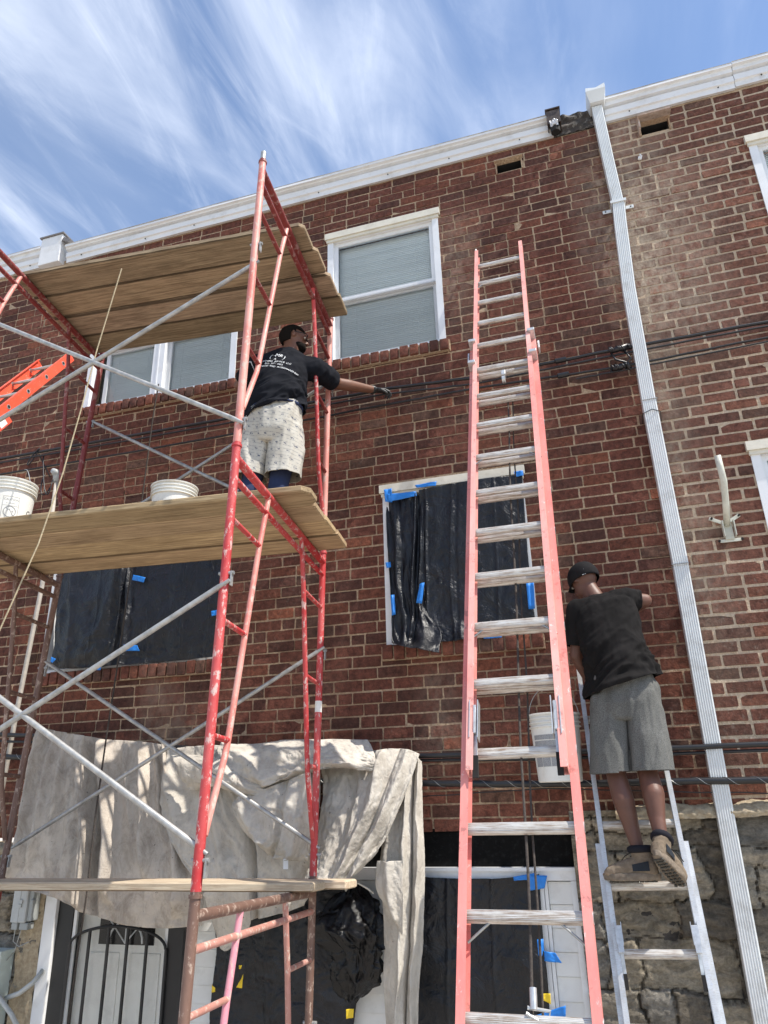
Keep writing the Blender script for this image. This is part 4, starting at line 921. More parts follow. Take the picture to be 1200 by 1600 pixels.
# left drop cloth
q = MB()
patch(q, [[(60, 1136, -.20), (110, 1146, -.22), (170, 1155, -.22), (232, 1160, -.22), (275, 1168, -.2)],
          [(45, 1200, -.26), (100, 1205, -.30), (165, 1212, -.28), (235, 1218, -.30), (285, 1220, -.26)],
          [(28, 1290, -.30), (95, 1290, -.34), (160, 1300, -.32), (240, 1310, -.34), (300, 1310, -.30)],
          [(8, 1368, -.32), (80, 1372, -.36), (155, 1380, -.34), (240, 1390, -.36), (318, 1392, -.32)],
          [(-30, 1375, -.30), (70, 1398, -.36), (150, 1432, -.35), (235, 1450, -.37), (318, 1446, -.34)]], 170, 130,
      folds=[(.06, .022, .07, .0, .8, -.06), (.13, .016, .05, 0, .6, -.08), (.20, .012, .03, 0, .45, -.09), (.26, .02, -.02, .1, .7, 0), (.37, .010, .03, 0, .5, .02), (.41, .020, .11, .0, .9, .05), (.465, .015, -.07, 0, .95, .05), (.53, .030, .12, .04, .75, .07), (.63, .012, .03, 0, .4, .02), (.72, .026, .08, .0, .6, .03), (.80, .014, .03, 0, .4, 0), (.88, .026, .09, .0, .8, -.04), (.95, .02, .06, 0, 1, 0)], wr=.030, wsc=4.2, seed=1, stretch=(1.5, .55), wr2=.006)
dc1 = finish_cloth(q.build('drop_cloth', M_canvas2, None)); tag(dc1, 'dirty brown-grey canvas drop cloth hanging over the storm door, leftmost of the cloths', 'drop cloth')
# centre cloth
q = MB()
patch(q, [[(262, 1172, -.24), (300, 1166, -.27), (350, 1165, -.28), (420, 1172, -.26), (500, 1180, -.22)],
          [(250, 1225, -.34), (310, 1225, -.36), (360, 1240, -.33), (420, 1245, -.30), (500, 1250, -.26)],
          [(258, 1290, -.40), (320, 1300, -.38), (370, 1310, -.36), (430, 1320, -.33), (495, 1330, -.27)],
          [(285, 1345, -.40), (330, 1360, -.39), (375, 1375, -.37), (430, 1385, -.33), (490, 1385, -.27)],
          [(325, 1402, -.38), (340, 1430, -.38), (375, 1440, -.36), (430, 1430, -.33), (475, 1415, -.27)]], 110, 100,
      folds=[(.12, .04, .05, 0, .5, .15), (.35, .05, .035, .2, 1, .1), (.60, .018, -.07, .45, 1, 0), (.85, .04, .03, 0, 1, .0)], wr=.026, wsc=4, seed=3, stretch=(1.2, .8), wr2=.006)
patch(q, [[(318, 1395, -.42), (350, 1385, -.43), (390, 1385, -.42)], [(328, 1430, -.41), (358, 1430, -.43), (391, 1425, -.42)], [(338, 1462, -.41), (362, 1465, -.42), (388, 1452, -.42)], [(343, 1480, -.41), (350, 1486, -.41), (358, 1484, -.41)]], 30, 40, wr=.008, wsc=3, seed=6)
# rolled bundle along the top
patch(q, [[(345, 1163, -.20), (400, 1162, -.20), (455, 1156, -.20), (520, 1155, -.20), (575, 1156, -.18)],
          [(338, 1172, -.36), (400, 1176, -.39), (460, 1170, -.38), (520, 1172, -.36), (586, 1180, -.30)],
          [(340, 1195, -.44), (405, 1215, -.48), (470, 1200, -.46), (525, 1190, -.44), (588, 1196, -.36)],
          [(352, 1216, -.40), (400, 1232, -.45), (470, 1212, -.43), (520, 1200, -.42), (584, 1205, -.34)]], 120, 46,
      folds=[(.2, .04, .03, 0, 1, .3), (.55, .03, .035, 0, 1, -.3), (.8, .03, .02, 0, 1, .2)], wr=.022, wsc=4.5, seed=9, stretch=(2.2, .9), wr2=.007)
patch(q, [[(268, 1180, -.42), (330, 1182, -.45), (380, 1205, -.44), (430, 1222, -.42)],
          [(272, 1192, -.50), (330, 1198, -.52), (380, 1225, -.50), (430, 1235, -.46)],
          [(285, 1222, -.49), (335, 1222, -.50), (385, 1240, -.48), (440, 1242, -.44)],
          [(300, 1236, -.44), (340, 1230, -.44), (390, 1246, -.42), (440, 1246, -.40)]], 70, 34, wr=.016, wsc=4, seed=12, stretch=(1.6, .8), wr2=.006)
patch(q, [[(372, 1245, -.40), (400, 1238, -.46), (440, 1222, -.48), (486, 1205, -.46)],
          [(364, 1262, -.48), (402, 1265, -.53), (446, 1258, -.55), (490, 1250, -.50)],
          [(382, 1300, -.48), (414, 1308, -.55), (450, 1300, -.57), (488, 1290, -.52)],
          [(404, 1318, -.47), (418, 1330, -.53), (450, 1335, -.55), (481, 1338, -.50)],
          [(410, 1322, -.44), (420, 1338, -.50), (452, 1344, -.52), (480, 1345, -.48)]], 70, 70,
      folds=[(.22, .07, .045, 0, .6, .2), (.5, .05, -.055, 0, 1, -.35), (.8, .06, .05, 0, 1, -.3)], wr=.020, wsc=3.6, seed=15, wr2=.006)
dc2 = finish_cloth(q.build('drop_cloth', M_canvas, None)); tag(dc2, 'pale canvas drop cloth bunched into rolls over the cables, with a hanging white tag', 'drop cloth')
q = MB(); c0, c1 = at(443, 1342, -.57), at(449, 1358, -.57); q.bx(c0.x, c0.x+.032, -.572, -.5705, c1.z, c0.z); o = q.build('care_tag', M_tagw, dc2)
# right cloth: sweep and long strip
q = MB()
patch(q, [[(500, 1190, -.22), (540, 1178, -.22), (590, 1172, -.22), (630, 1170, -.24), (656, 1178, -.24)],
          [(505, 1240, -.28), (545, 1235, -.32), (580, 1230, -.34), (612, 1222, -.36), (640, 1225, -.32)],
          [(495, 1300, -.32), (530, 1298, -.38), (562, 1290, -.40), (590, 1285, -.42), (612, 1290, -.38)],
          [(484, 1345, -.34), (508, 1350, -.42), (540, 1345, -.44), (565, 1335, -.46), (590, 1330, -.42)],
          [(476, 1378, -.36), (498, 1386, -.45), (520, 1388, -.47), (545, 1376, -.47), (570, 1352, -.44)]], 110, 110,
      folds=[(.30, .05, -.03, .1, 1, .05), (.52, .05, .06, .05, 1, -.1), (.66, .03, -.04, 0, 1, -.08), (.80, .06, .06, 0, 1, -.05)], wr=.022, wsc=4, seed=21, stretch=(1.4, .8), wr2=.007)
patch(q, [[(612, 1180, -.19), (636, 1180, -.21), (648, 1182, -.20), (659, 1190, -.18)],
          [(606, 1270, -.24), (630, 1270, -.28), (645, 1270, -.27), (661, 1272, -.22)],
          [(594, 1352, -.26), (625, 1352, -.32), (645, 1352, -.30), (664, 1352, -.24)],
          [(600, 1440, -.26), (625, 1445, -.32), (643, 1450, -.30), (662, 1455, -.24)],
          [(600, 1530, -.25), (620, 1535, -.30), (638, 1540, -.29), (655, 1545, -.24)],
          [(606, 1630, -.25), (620, 1635, -.29), (636, 1640, -.28), (652, 1640, -.23)]], 60, 170,
      folds=[(.12, .06, .04, .2, .5, .1), (.40, .06, .05, 0, 1, -.08), (.62, .035, -.05, 0, 1, -.06), (.82, .07, .05, 0, 1, -.05)], wr=.010, wsc=3, seed=25, stretch=(1, 2.6), wr2=.004)
patch(q, [[(590, 1345, -.38), (608, 1345, -.42), (628, 1345, -.41)], [(588, 1385, -.38), (606, 1388, -.43), (630, 1390, -.41)], [(600, 1412, -.36), (612, 1420, -.41), (630, 1425, -.40)], [(618, 1438, -.35), (622, 1450, -.37), (629, 1462, -.37)]], 26, 50, folds=[(.5, .15, .03, 0, .8, .1)], wr=.008, wsc=3, seed=28)
dc3 = finish_cloth(q.build('drop_cloth', M_canvas, None)); tag(dc3, 'pale canvas drop cloth falling in one long narrow strip to the bottom edge, rightmost cloth', 'drop cloth')

# black plastic sheets
def sheet(rows, nu, nv, label, seed, **k):
    q = MB(); patch(q, rows, nu, nv, seed=seed, **k); o = finish_cloth(q.build('plastic_sheet', M_poly, None), .0012); return tag(o, label, 'plastic sheet')
Yp = -.035
sheet([[(604, 785, .0), (640, 775, -.02), (662, 772, -.02)], [(606, 850, -.02), (640, 850, -.04), (664, 845, -.02)], [(610, 920, -.03), (640, 920, -.05), (664, 915, -.03)], [(613, 965, -.06), (645, 970, -.08), (668, 955, -.05)], [(612, 1000, -.10), (640, 1006, -.16), (690, 990, -.13)], [(612, 1003, -.12), (636, 1012, -.30), (684, 1019, -.27)]], 50, 110,
      'crumpled narrow black plastic sheet with curled bottom, left part of the middle window', 31, folds=[(.3, .06, .03, 0, .8, .2), (.55, .04, .04, 0, .7, -.3), (.8, .05, .03, .2, 1, -.2), (.6, .08, .06, .75, 1, .3)], wr=.030, wsc=2.6, stretch=(1.3, 1.2), wr2=.004)
sheet([[(655, 766, -.05), (700, 757, -.05), (760, 748, -.05), (816, 741, -.05)], [(656, 860, Yp-.01), (700, 858, Yp-.01), (765, 850, Yp), (823, 842, Yp)], [(658, 950, Yp-.02), (702, 955, Yp-.01), (768, 945, Yp-.01), (832, 935, Yp)], [(662, 1000, -.07), (706, 1002, Yp-.02), (772, 992, Yp-.01), (838, 984, Yp)]], 100, 100,
      'black plastic sheet taped across the middle window behind the red ladder', 33, folds=[(.10, .015, .012, 0, 1, 0), (.36, .006, .010, 0, 1, .0), (.40, .012, -.008, 0, 1, 0), (.72, .006, .008, 0, 1, 0), (.42, .04, .03, .86, 1, .0)], wr=.016, wsc=2.6, wr2=.003)
sheet([[(98, 875, Yp), (170, 860, Yp), (210, 855, Yp-.02)], [(90, 940, -.06), (160, 930, -.08), (203, 925, -.05)], [(84, 1000, -.07), (150, 1000, -.08), (197, 995, -.05)], [(78, 1045, -.05), (140, 1044, -.06), (190, 1038, -.06)]], 100, 90,
      'black plastic sheet billowing over the left half of the wide taped window', 35, folds=[(.2, .03, .02, .2, 1, .1), (.55, .08, .03, 0, .6, -.5), (.8, .03, .03, .1, .9, -.1), (.45, .006, .008, 0, 1, 0)], wr=.028, wsc=2.4, wr2=.004)
sheet([[(196, 856, Yp-.01), (270, 845, Yp), (352, 833, Yp)], [(196, 930, Yp-.02), (265, 925, Yp-.01), (347, 915, Yp)], [(193, 1000, Yp-.02), (262, 990, Yp-.01), (340, 978, Yp)], [(186, 1040, -.06), (258, 1034, Yp), (336, 1026, Yp)]], 100, 90,
      'black plastic sheet pulled flat over the right half of the wide taped window', 37, folds=[(.05, .03, .03, 0, 1, -.05), (.3, .006, .008, 0, 1, 0), (.62, .006, .008, 0, 1, 0), (.86, .006, .008, 0, 1, 0)], wr=.012, wsc=2.8, wr2=.003)
sheet([[(628, 1366, Yp), (700, 1372, Yp), (770, 1372, Yp), (842, 1366, Yp)], [(628, 1450, Yp), (700, 1455, Yp), (772, 1455, Yp), (848, 1450, Yp)], [(626, 1540, Yp), (700, 1540, Yp), (776, 1540, Yp), (856, 1540, Yp)], [(624, 1660, Yp), (702, 1660, Yp), (782, 1660, Yp), (864, 1660, Yp)]], 100, 120,
      'black plastic sheet over the ground floor window under the red ladder', 39, folds=[(.33, .008, .01, 0, 1, 0), (.66, .008, .01, 0, 1, 0)], wr=.022, wsc=2.6, wr2=.003)
sheet([[(332, 1405, -.04), (400, 1400, -.05), (470, 1395, -.05), (560, 1385, -.04)], [(338, 1480, -.04), (400, 1480, -.06), (480, 1480, -.06), (575, 1470, -.05)], [(330, 1560, -.04), (400, 1560, -.05), (480, 1560, -.05), (560, 1550, -.04)], [(322, 1660, -.04), (395, 1660, -.05), (480, 1660, -.05), (545, 1650, -.04)]], 90, 90,
      'black plastic sheet over the opening behind the lowest scaffold frame', 41, folds=[(.15, .02, .02, 0, 1, .05), (.4, .008, .012, 0, 1, 0), (.7, .03, .02, 0, 1, -.1)], wr=.014, wsc=3.6, wr2=.006)
# hanging bag
bgm = MB(); ctr = [(555, 1385, -.16), (552, 1410, -.2), (543, 1450, -.24), (556, 1490, -.24), (552, 1530, -.2), (548, 1562, -.16)]; rad_ = [.05, .14, .25, .17, .15, .04]
CP = [at(*c) for c in ctr]
def BP(u, v):
    c = catmull([V(p) for p in CP], v); r = catmull([V((a, 0, 0)) for a in rad_], v).x; a = u*2*pi
    d = V((cos(a), sin(a)*.45, 0)); q_ = V((cos(a)*1.4, sin(a)*1.4, v*3.4)); k = 1+.42*(rid(q_*1.3)-.5)+.26*(rid(q_*2.9)-.5)+.08*rid(q_*7)+.34*noise.noise(q_*.9+V((4, 0, 0)))
    return c+d*r*k*.80+V((0, 0, .05*noise.noise(q_*2.2)))
bgm.grid(BP, 110, 110); o = bgm.build('rubbish_bag', M_bag, None, smooth=True); tag(o, 'crumpled black rubbish bag hanging left of the long cloth strip', 'bag')
q = MB(); q.tube([at(540, 1392, -.2), at(548, 1381, -.22), at(560, 1380, -.22), at(574, 1388, -.22), at(584, 1396, -.2)], .006, 8); q.build('tie_string', simple('white_string', (.7, .68, .62), .8), o, smooth=True)

# tape
def tape(poly, Y, label, mat=M_blue, seed=0, grp='blue masking tape pieces'):
    """a flat strip of tape given as quads corners in photo px: converted to its own crinkled strip"""
    A, B, Cc, D = [at(p[0], p[1], Y) for p in poly]; q = MB()
    q.grid(lambda u, v: (A.lerp(B, u)).lerp(D.lerp(Cc, u), v)+V((0, -.004*noise.noise(V((u*5, v*5, seed)))-.003*sin(u*7+seed), .002*noise.noise(V((u*9, v*3, seed))))), 12, 6)
    o = finish_cloth(q.build('masking_tape' if mat == M_blue else 'yellow_tape_piece', mat, None), .0008); return tag(o, label, 'tape', grp)
Yt = -.055
tape([(600, 765), (612, 763), (613, 785), (602, 784)], Yt, 'small blue tape at the top left corner of the middle window', seed=1)
tape([(604, 772), (650, 768), (651, 775), (606, 784)], Yt, 'long horizontal blue tape strip under the head of the middle window', seed=2)
tape([(648, 758), (682, 752), (681, 759), (651, 762)], Yt, 'blue tape tucked under the cream head trim of the middle window', seed=3)
tape([(656, 912), (663, 910), (659, 943), (650, 942)], -.11, 'slanted blue tape on the seam of the crumpled plastic', seed=4)
tape([(610, 930), (616, 929), (618, 960), (612, 962)], -.09, 'blue tape low on the left frame of the middle window', seed=5)
tape([(602, 879), (610, 878), (611, 886), (604, 888)], -.06, 'tiny blue tape halfway up the left frame of the middle window', seed=6)
tape([(822, 910), (834, 909), (836, 951), (826, 952)], Yt, 'vertical blue tape on the right edge beside the red ladder rail', seed=7)
tape([(754, 993), (784, 989), (784, 996), (756, 998)], Yt, 'blue tape at the bottom sill seen through the red ladder', seed=8)
tape([(803, 737), (817, 735), (818, 743), (805, 745)], Yt, 'small blue tape at the top right corner of the middle window', seed=9)
tape([(208, 898), (227, 902), (224, 910), (206, 906)], -.10, 'blue tape at the top of the wide taped window', seed=10)
tape([(193, 1007), (214, 1008), (218, 1017), (195, 1017)], -.11, 'blue tape in the lower middle of the wide taped window', seed=11)
tape([(150, 1040), (158, 1039), (157, 1047), (149, 1047)], -.08, 'little blue tape on the white bottom frame of the wide taped window', seed=12)
tape([(80, 1026), (88, 1030), (82, 1036), (79, 1034)], -.10, 'blue tape corner at the lower left of the wide taped window', seed=13)
tape([(330, 955), (342, 952), (343, 959), (331, 963)], -.08, 'blue tape scrap on the right edge of the wide taped window', seed=14)
tape([(802, 1370), (836, 1364), (836, 1374), (803, 1376)], Yt, 'horizontal ragged blue tape at the top of the ground floor window', seed=15)
tape([(822, 1367), (855, 1368), (851, 1388), (826, 1392)], Yt-.006, 'wide blue tape at the upper right corner of the ground floor window', seed=16)
tape([(839, 1468), (849, 1467), (852, 1526), (842, 1526)], Yt, 'tall vertical blue tape on the right edge of the ground floor window', seed=17)
tape([(850, 1486), (868, 1489), (878, 1505), (851, 1502)], Yt-.006, 'blue tape tail sticking out onto the white siding', seed=18)
tape([(838, 1586), (884, 1571), (884, 1588), (842, 1596)], Yt-.006, 'bent blue tape at the bottom of the white siding', seed=19)
gy = 'yellow tape pieces'
tape([(845, 1553), (860, 1552), (861, 1569), (846, 1562)], Yt-.002, 'yellow tape piece beside the white siding under the red ladder', M_yel, 20, gy)
tape([(541, 1577), (553, 1576), (552, 1590), (541, 1592)], -.09, 'yellow tape piece below the hanging rubbish bag', M_yel, 21, gy)
tape([(377, 1529), (380, 1522), (378, 1544), (369, 1543)], -.10, 'tall yellow tape piece behind the pink scaffold post', M_yel, 22, gy)
tape([(373, 1508), (378, 1508), (376, 1514), (373, 1514)], -.10, 'tiny yellow tape scrap above the tall yellow piece', M_yel, 23, gy)
tape([(331, 1538), (336, 1544), (336, 1550), (330, 1551)], -.08, 'yellow tape corner on the siding edge right of the storm door', M_yel, 24, gy)

# ------------------------------------------------------------ buckets
def text_mesh(s_, size, align='CENTER'):
    cu = bpy.data.curves.new('t', 'FONT'); cu.body = s_; cu.size = size; cu.align_x = align; cu.resolution_u = 3
    o = bpy.data.objects.new('t', cu); C.objects.link(o); dg = bpy.context.evaluated_depsgraph_get(); me = bpy.data.meshes.new_from_object(o.evaluated_get(dg)); 
    vs = [v.co.copy() for v in me.vertices]; fs = [tuple(p.vertices) for p in me.polygons]; bpy.data.objects.remove(o); bpy.data.curves.remove(cu); return vs, fs
def bucket(loc, label, r=.15, h=.37, rot=0, lid=False, group='white plastic buckets', tilt=None):
    R = Matrix.Rotation(rot, 4, 'Z'); M4 = Matrix.Translation(loc) @ (tilt.to_4x4() if tilt else Matrix.Identity(4)) @ R
    t = thing('bucket', label, 'bucket', mat4=M4, group=group); q = MB(); rb = r*.86
    pr = [(.001, 0), (rb-.006, 0), (rb, .006), (r*.965, h-.085), (r*.965, h-.082), (r+.006, h-.080), (r+.006, h-.074), (r*.97, h-.072), (r*.972, h-.058), (r+.006, h-.056), (r+.006, h-.050), (r*.975, h-.048), (r*.978, h-.034), (r+.006, h-.032), (r+.006, h-.026), (r*.98, h-.024), (r*.985, h-.012), (r+.008, h-.010), (r+.010, h-.002), (r+.004, h), (r-.004, h-.002), (r*.96, h-.09), (rb-.01, .01), (.001, .01)]
    q.lathe((0, 0, 0), pr, 48); o = q.build('pail', M_bucket, t); sm(o, 35)
    return t, r, rb, h
def on_pail(q, r, rb, h, pts, a0, off=.0012):
    """map flat (x,z) onto the pail wall at angle a0"""
    out_ = []
    for (x, z) in pts:
        rr = rb+(r*.965-rb)*(z/(h-.085))+off; a = a0+x/rr; out_.append(V((rr*cos(a), rr*sin(a), z)))
    return out_
def decal_text(t, g_, s_, size, a0, x, z, mat=M_ink, vert=False, name='print'):
    r, rb, h = g_; vs, fs = text_mesh(s_, size); q = MB()
    pts = [((-v.y if vert else v.x)+x, (v.x if vert else v.y)+z) for v in vs]; q.add(on_pail(q, r, rb, h, pts, a0), fs); q.build(name, mat, t, fix=False)
def decal_rect(t, g_, a0, x0, x1, z0, z1, mat, name='print', n=12):
    r, rb, h = g_; q = MB(); pts = []
    for k in range(n+1): pts += [(x0+(x1-x0)*k/n, z0), (x0+(x1-x0)*k/n, z1)]
    q.add(on_pail(q, r, rb, h, pts, a0), [(2*k, 2*k+2, 2*k+3, 2*k+1) for k in range(n)]); q.build(name, mat, t, fix=False)
def arc_line(t, g_, a0, pts, wd, mat, name='print'):
    q = MB()
    for a, b in zip(pts[:-1], pts[1:]):
        dx, dz = b[0]-a[0], b[1]-a[1]; l_ = sqrt(dx*dx+dz*dz) or 1; nx, nz = -dz/l_*wd/2, dx/l_*wd/2
        q.add(on_pail(q, *g_, [(a[0]+nx, a[1]+nz), (a[0]-nx, a[1]-nz), (b[0]-nx, b[1]-nz), (b[0]+nx, b[1]+nz)], a0), [(0, 1, 2, 3)])
    q.build(name, mat, t, fix=False)
# left bucket on the middle platform
bl = at(12, 800, -1.46); bl.z = S3((-2.3, -.85, -H1+.066)).z; t, *gb = bucket(bl, 'white bucket with a printed warning sign at the left end of the middle platform', .155, .37)
va = math.atan2(CAM.y-bl.y, CAM.x-bl.x); A = va+.0
decal_rect(t, gb, A+.10, -.055, -.053, .09, .235, M_inkl); decal_rect(t, gb, A+.10, .043, .045, .09, .235, M_inkl); decal_rect(t, gb, A+.10, -.055, .045, .234, .236, M_inkl); decal_rect(t, gb, A+.10, -.055, .045, .172, .174, M_inkl)
decal_text(t, gb, 'CAUTION', .020, A+.10, -.005, .208, M_inkl); decal_text(t, gb, 'A - WARN', .012, A+.10, -.005, .185, M_inkl)
arc_line(t, gb, A+.10, [(.036*cos(a)-.005, .132+.036*sin(a)) for a in [2*pi*i/24 for i in range(25)]], .0045, M_inkl); arc_line(t, gb, A+.10, [(-.030, .158), (.02, .106)], .005, M_inkl)
arc_line(t, gb, A+.10, [(-.022, .135), (-.008, .150), (.004, .128), (.016, .142), (.010, .118)], .003, M_inkl)
decal_text(t, gb, 'C', .055, A+.98, 0, .135, M_ink); decal_text(t, gb, 'Se', .042, A+.94, 0, .090, M_ink); decal_rect(t, gb, A+.9, -.03, .03, .055, .078, M_inkr)
q = MB(); q.tube([V((.16*cos(A+2.2+i*.0), .16*sin(A+2.2), .33)) if 0 else V((.162*cos(A+.75), .162*sin(A+.75), .325))+V((0, 0, 0)) for i in (0,)]+[V((.162*cos(A+.75)*(1-i/9*.5)+.0, .162*sin(A+.75)*(1-i/9*.5), .325+.15*sin(i/9*pi*.55))) for i in range(1, 10)], .0025, 6); q.build('wire_handle', M_wire, t)
bm_ = at(271, 790, -1.12); bm_.z = S3((-1.1, -.3, -H1+.066)).z; t, *gb = bucket(bm_, 'white bucket standing behind the plank edge left of the standing worker', .148, .37)
# bucket hanging by the right ladder
bh = at(876, 1222, -.42); bh.z += .0; t, *gb = bucket(V((bh.x, -.40, bh.z)), 'white ribbed bucket with grey print hanging between the red and aluminium ladders', .148, .385)
va = math.atan2(CAM.y+.4, -bh.x); A = va
decal_rect(t, gb, A-.1, -.14, .14, .235, .262, M_inkl); decal_rect(t, gb, A-.1, -.14, .14, .17, .229, M_inkl)
for k in range(5): decal_rect(t, gb, A-.1, -.14+k*.057, -.14+k*.057+.053, .085, .135, M_inkl)
for k in range(5): decal_rect(t, gb, A-.1, -.14+k*.057, -.14+k*.057+.053, .140, .158, M_inkl)
q = MB(); hk = []
for i in range(21):
    a = pi*i/20; hk.append(V((.15*cos(a), 0, .355+.20*sin(a))))
q.tube(hk, .0028, 6); q.build('wire_handle', M_wire, t); q = MB(); q.tube([V((0, 0, .555)), V((.02, .0, .60)), V((.06, .01, .66))], .004, 6); q.build('hook', M_wire, t)

exec_people = True
# ------------------------------------------------------------ people
def add_cone(q, p0, r0, p1, r1, n=16):
    p0 = V(p0); p1 = V(p1); d = p1-p0; L_ = d.length; t = d/L_ if L_ > 1e-6 else V((0, 0, 1)); x = t.orthogonal().normalized(); y = t.cross(x); vs = []; prof = []
    for i in range(5): a = pi/2*(1-i/5); prof.append((-sin(a)*r0, cos(a)*r0))
    prof.append((0, r0)); prof.append((L_, r1))
    for i in range(1, 6): a = pi/2*i/5; prof.append((L_+sin(a)*r1, cos(a)*r1))
    prof = [(z, max(r, 1e-4)) for z, r in prof]
    for z, r in prof:
        for j in range(n): a = 2*pi*j/n; vs.append(p0+t*z+(x*cos(a)+y*sin(a))*r)
    m_ = len(prof); fs = [(i*n+j, i*n+(j+1) % n, (i+1)*n+(j+1) % n, (i+1)*n+j) for i in range(m_-1) for j in range(n)]+[tuple(range(n-1, -1, -1)), tuple((m_-1)*n+j for j in range(n))]
    q.add(vs, fs)
def add_chain(q, pts, n=16):
    """pts: list of (point, radius)"""
    for (a, ra), (b, rb) in zip(pts[:-1], pts[1:]): add_cone(q, a, ra, b, rb, n)
def add_ell(q, c, ax, n=20, m_=14):
    """ellipsoid: ax = three half-axis vectors"""
    vs = []; c = V(c)
    for i in range(m_+1):
        th = pi*i/m_
        for j in range(n): ph = 2*pi*j/n; vs.append(c+V(ax[0])*(sin(th)*cos(ph))+V(ax[1])*(sin(th)*sin(ph))+V(ax[2])*cos(th))
    fs = [(i*n+j, i*n+(j+1) % n, (i+1)*n+(j+1) % n, (i+1)*n+j) for i in range(m_) for j in range(n)]
    vs2 = vs; q.add(vs2, fs)
def add_loft(q, rings, n=28, close=True):
    """rings: list of (centre, half width vector, half depth vector)"""
    vs = []
    for c, a, b in rings:
        c = V(c); a = V(a); b = V(b)
        for j in range(n):
            t = 2*pi*j/n; ct, st_ = cos(t), sin(t); e_ = .85; sx = abs(ct)**e_*(1 if ct > 0 else -1); sy = abs(st_)**e_*(1 if st_ > 0 else -1); vs.append(c+a*sx+b*sy)
    m_ = len(rings); fs = [(i*n+j, i*n+(j+1) % n, (i+1)*n+(j+1) % n, (i+1)*n+j) for i in range(m_-1) for j in range(n)]
    if close: fs += [tuple(range(n-1, -1, -1)), tuple((m_-1)*n+j for j in range(n))]
    q.add(vs, fs)
def organic(q, voxel, smooth=8, cuts=(), wr=None, thick=0, name='body', mat=None, parent=None):
    me = q.mesh('tmp'); b = bmesh.new(); b.from_mesh(me); bmesh.ops.remove_doubles(b, verts=b.verts, dist=1e-5); bmesh.ops.recalc_face_normals(b, faces=b.faces); b.to_mesh(me); b.free()
    o = bpy.data.objects.new('tmp', me); C.objects.link(o); md = o.modifiers.new('r', 'REMESH'); md.mode = 'VOXEL'; md.voxel_size = voxel
    ms2 = o.modifiers.new('s', 'SMOOTH'); ms2.factor = .5; ms2.iterations = smooth
    dg = bpy.context.evaluated_depsgraph_get(); me2 = bpy.data.meshes.new_from_object(o.evaluated_get(dg)); bpy.data.objects.remove(o)
    b = bmesh.new(); b.from_mesh(me2); b.normal_update()
    if wr:
        for v in b.verts: v.co += v.normal*wr(v.co, v.normal)
    for (pt, nrm, rad) in cuts:      # open an end: cut by a plane, only near pt
        pt = V(pt); nrm = V(nrm).normalized()
        fs = [f for f in b.faces if (f.calc_center_median()-pt).length < rad]
        geo = list({v for f in fs for v in f.verts})+list({e_ for f in fs for e_ in f.edges})+fs
        bmesh.ops.bisect_plane(b, geom=geo, plane_co=pt, plane_no=nrm, dist=1e-5)
        dl = [f for f in b.faces if (f.calc_center_median()-pt).length < rad and (f.calc_center_median()-pt).dot(nrm) > 0]
        bmesh.ops.delete(b, geom=dl, context='FACES')
    for f in b.faces: f.smooth = True
    b.to_mesh(me2); b.free(); me2.name = name; me2.materials.clear(); ob = link(name, me2, mat, parent)
    if thick: m3 = ob.modifiers.new('th', 'SOLIDIFY'); m3.thickness = thick; m3.offset = 1
    return ob
def folds(dirv, sc, amp, seed, stretch=.25, base=.22):
    dirv = V(dirv).normalized(); a = dirv.orthogonal().normalized(); c = dirv.cross(a)
    def f(p, n_):
        q_ = V((p.dot(dirv)*sc*stretch, p.dot(a)*sc, p.dot(c)*sc))+V((seed, seed*2, 0)); w_ = V((noise.noise(q_*.6), noise.noise(q_*.6+V((5, 5, 5))), 0))*.6
        return amp*((rid(q_+w_)-base)*1.0+.45*(rid(q_*2.3+w_)-base))
    return f
def hand(q, wrist, d, nrm, side, size=1.0, curl=.4, thumb=1, curls=None):
    """palm from wrist along d; nrm = back of hand normal; side = towards thumb; curl bends fingers away from nrm"""
    d = V(d).normalized(); nrm = (V(nrm)-d*V(nrm).dot(d)).normalized(); side = d.cross(nrm)*thumb; w_ = V(wrist)
    add_loft(q, [(w_, side*.026*size, nrm*.018*size), (w_+d*.03*size, side*.033*size, nrm*.017*size), (w_+d*.065*size, side*.041*size, nrm*.015*size), (w_+d*.088*size, side*.041*size, nrm*.012*size)], 16)
    lens = [(.030, .072, .0088), (.010, .080, .0092), (-.011, .074, .0088), (-.031, .060, .0078)]
    for i, (off, ln, r) in enumerate(lens):
        c_ = (curls[i] if curls else curl*(1+.12*i)); base = w_+d*.084*size+side*off*size; p = base; ang = 0; pts = [(base-d*.02, r*size*1.1)]
        for k, fr_ in enumerate((.45, .30, .25)):
            ang += c_*(.8 if k == 0 else 1.15); dd = d*cos(ang)-nrm*sin(ang)+side*(off*2.2); p = p+dd.normalized()*ln*size*fr_; pts.append((p, r*size*(1-.10*(k+1))))
        pts.insert(1, (base, r*size)); add_chain(q, pts, 10)
    tb = w_+d*.022*size+side*.026*size; t1 = tb+(d*.6+side*.75-nrm*.25).normalized()*.040*size; t2 = t1+(d*.85+side*.3-nrm*(.2+curl*.5)).normalized()*.030*size; t3 = t2+(d*.9+side*.05-nrm*(.3+curl*.6)).normalized()*.022*size
    add_chain(q, [(tb-d*.012, .013*size), (tb, .0125*size), (t1, .0105*size), (t2, .0095*size), (t3, .008*size)], 10)
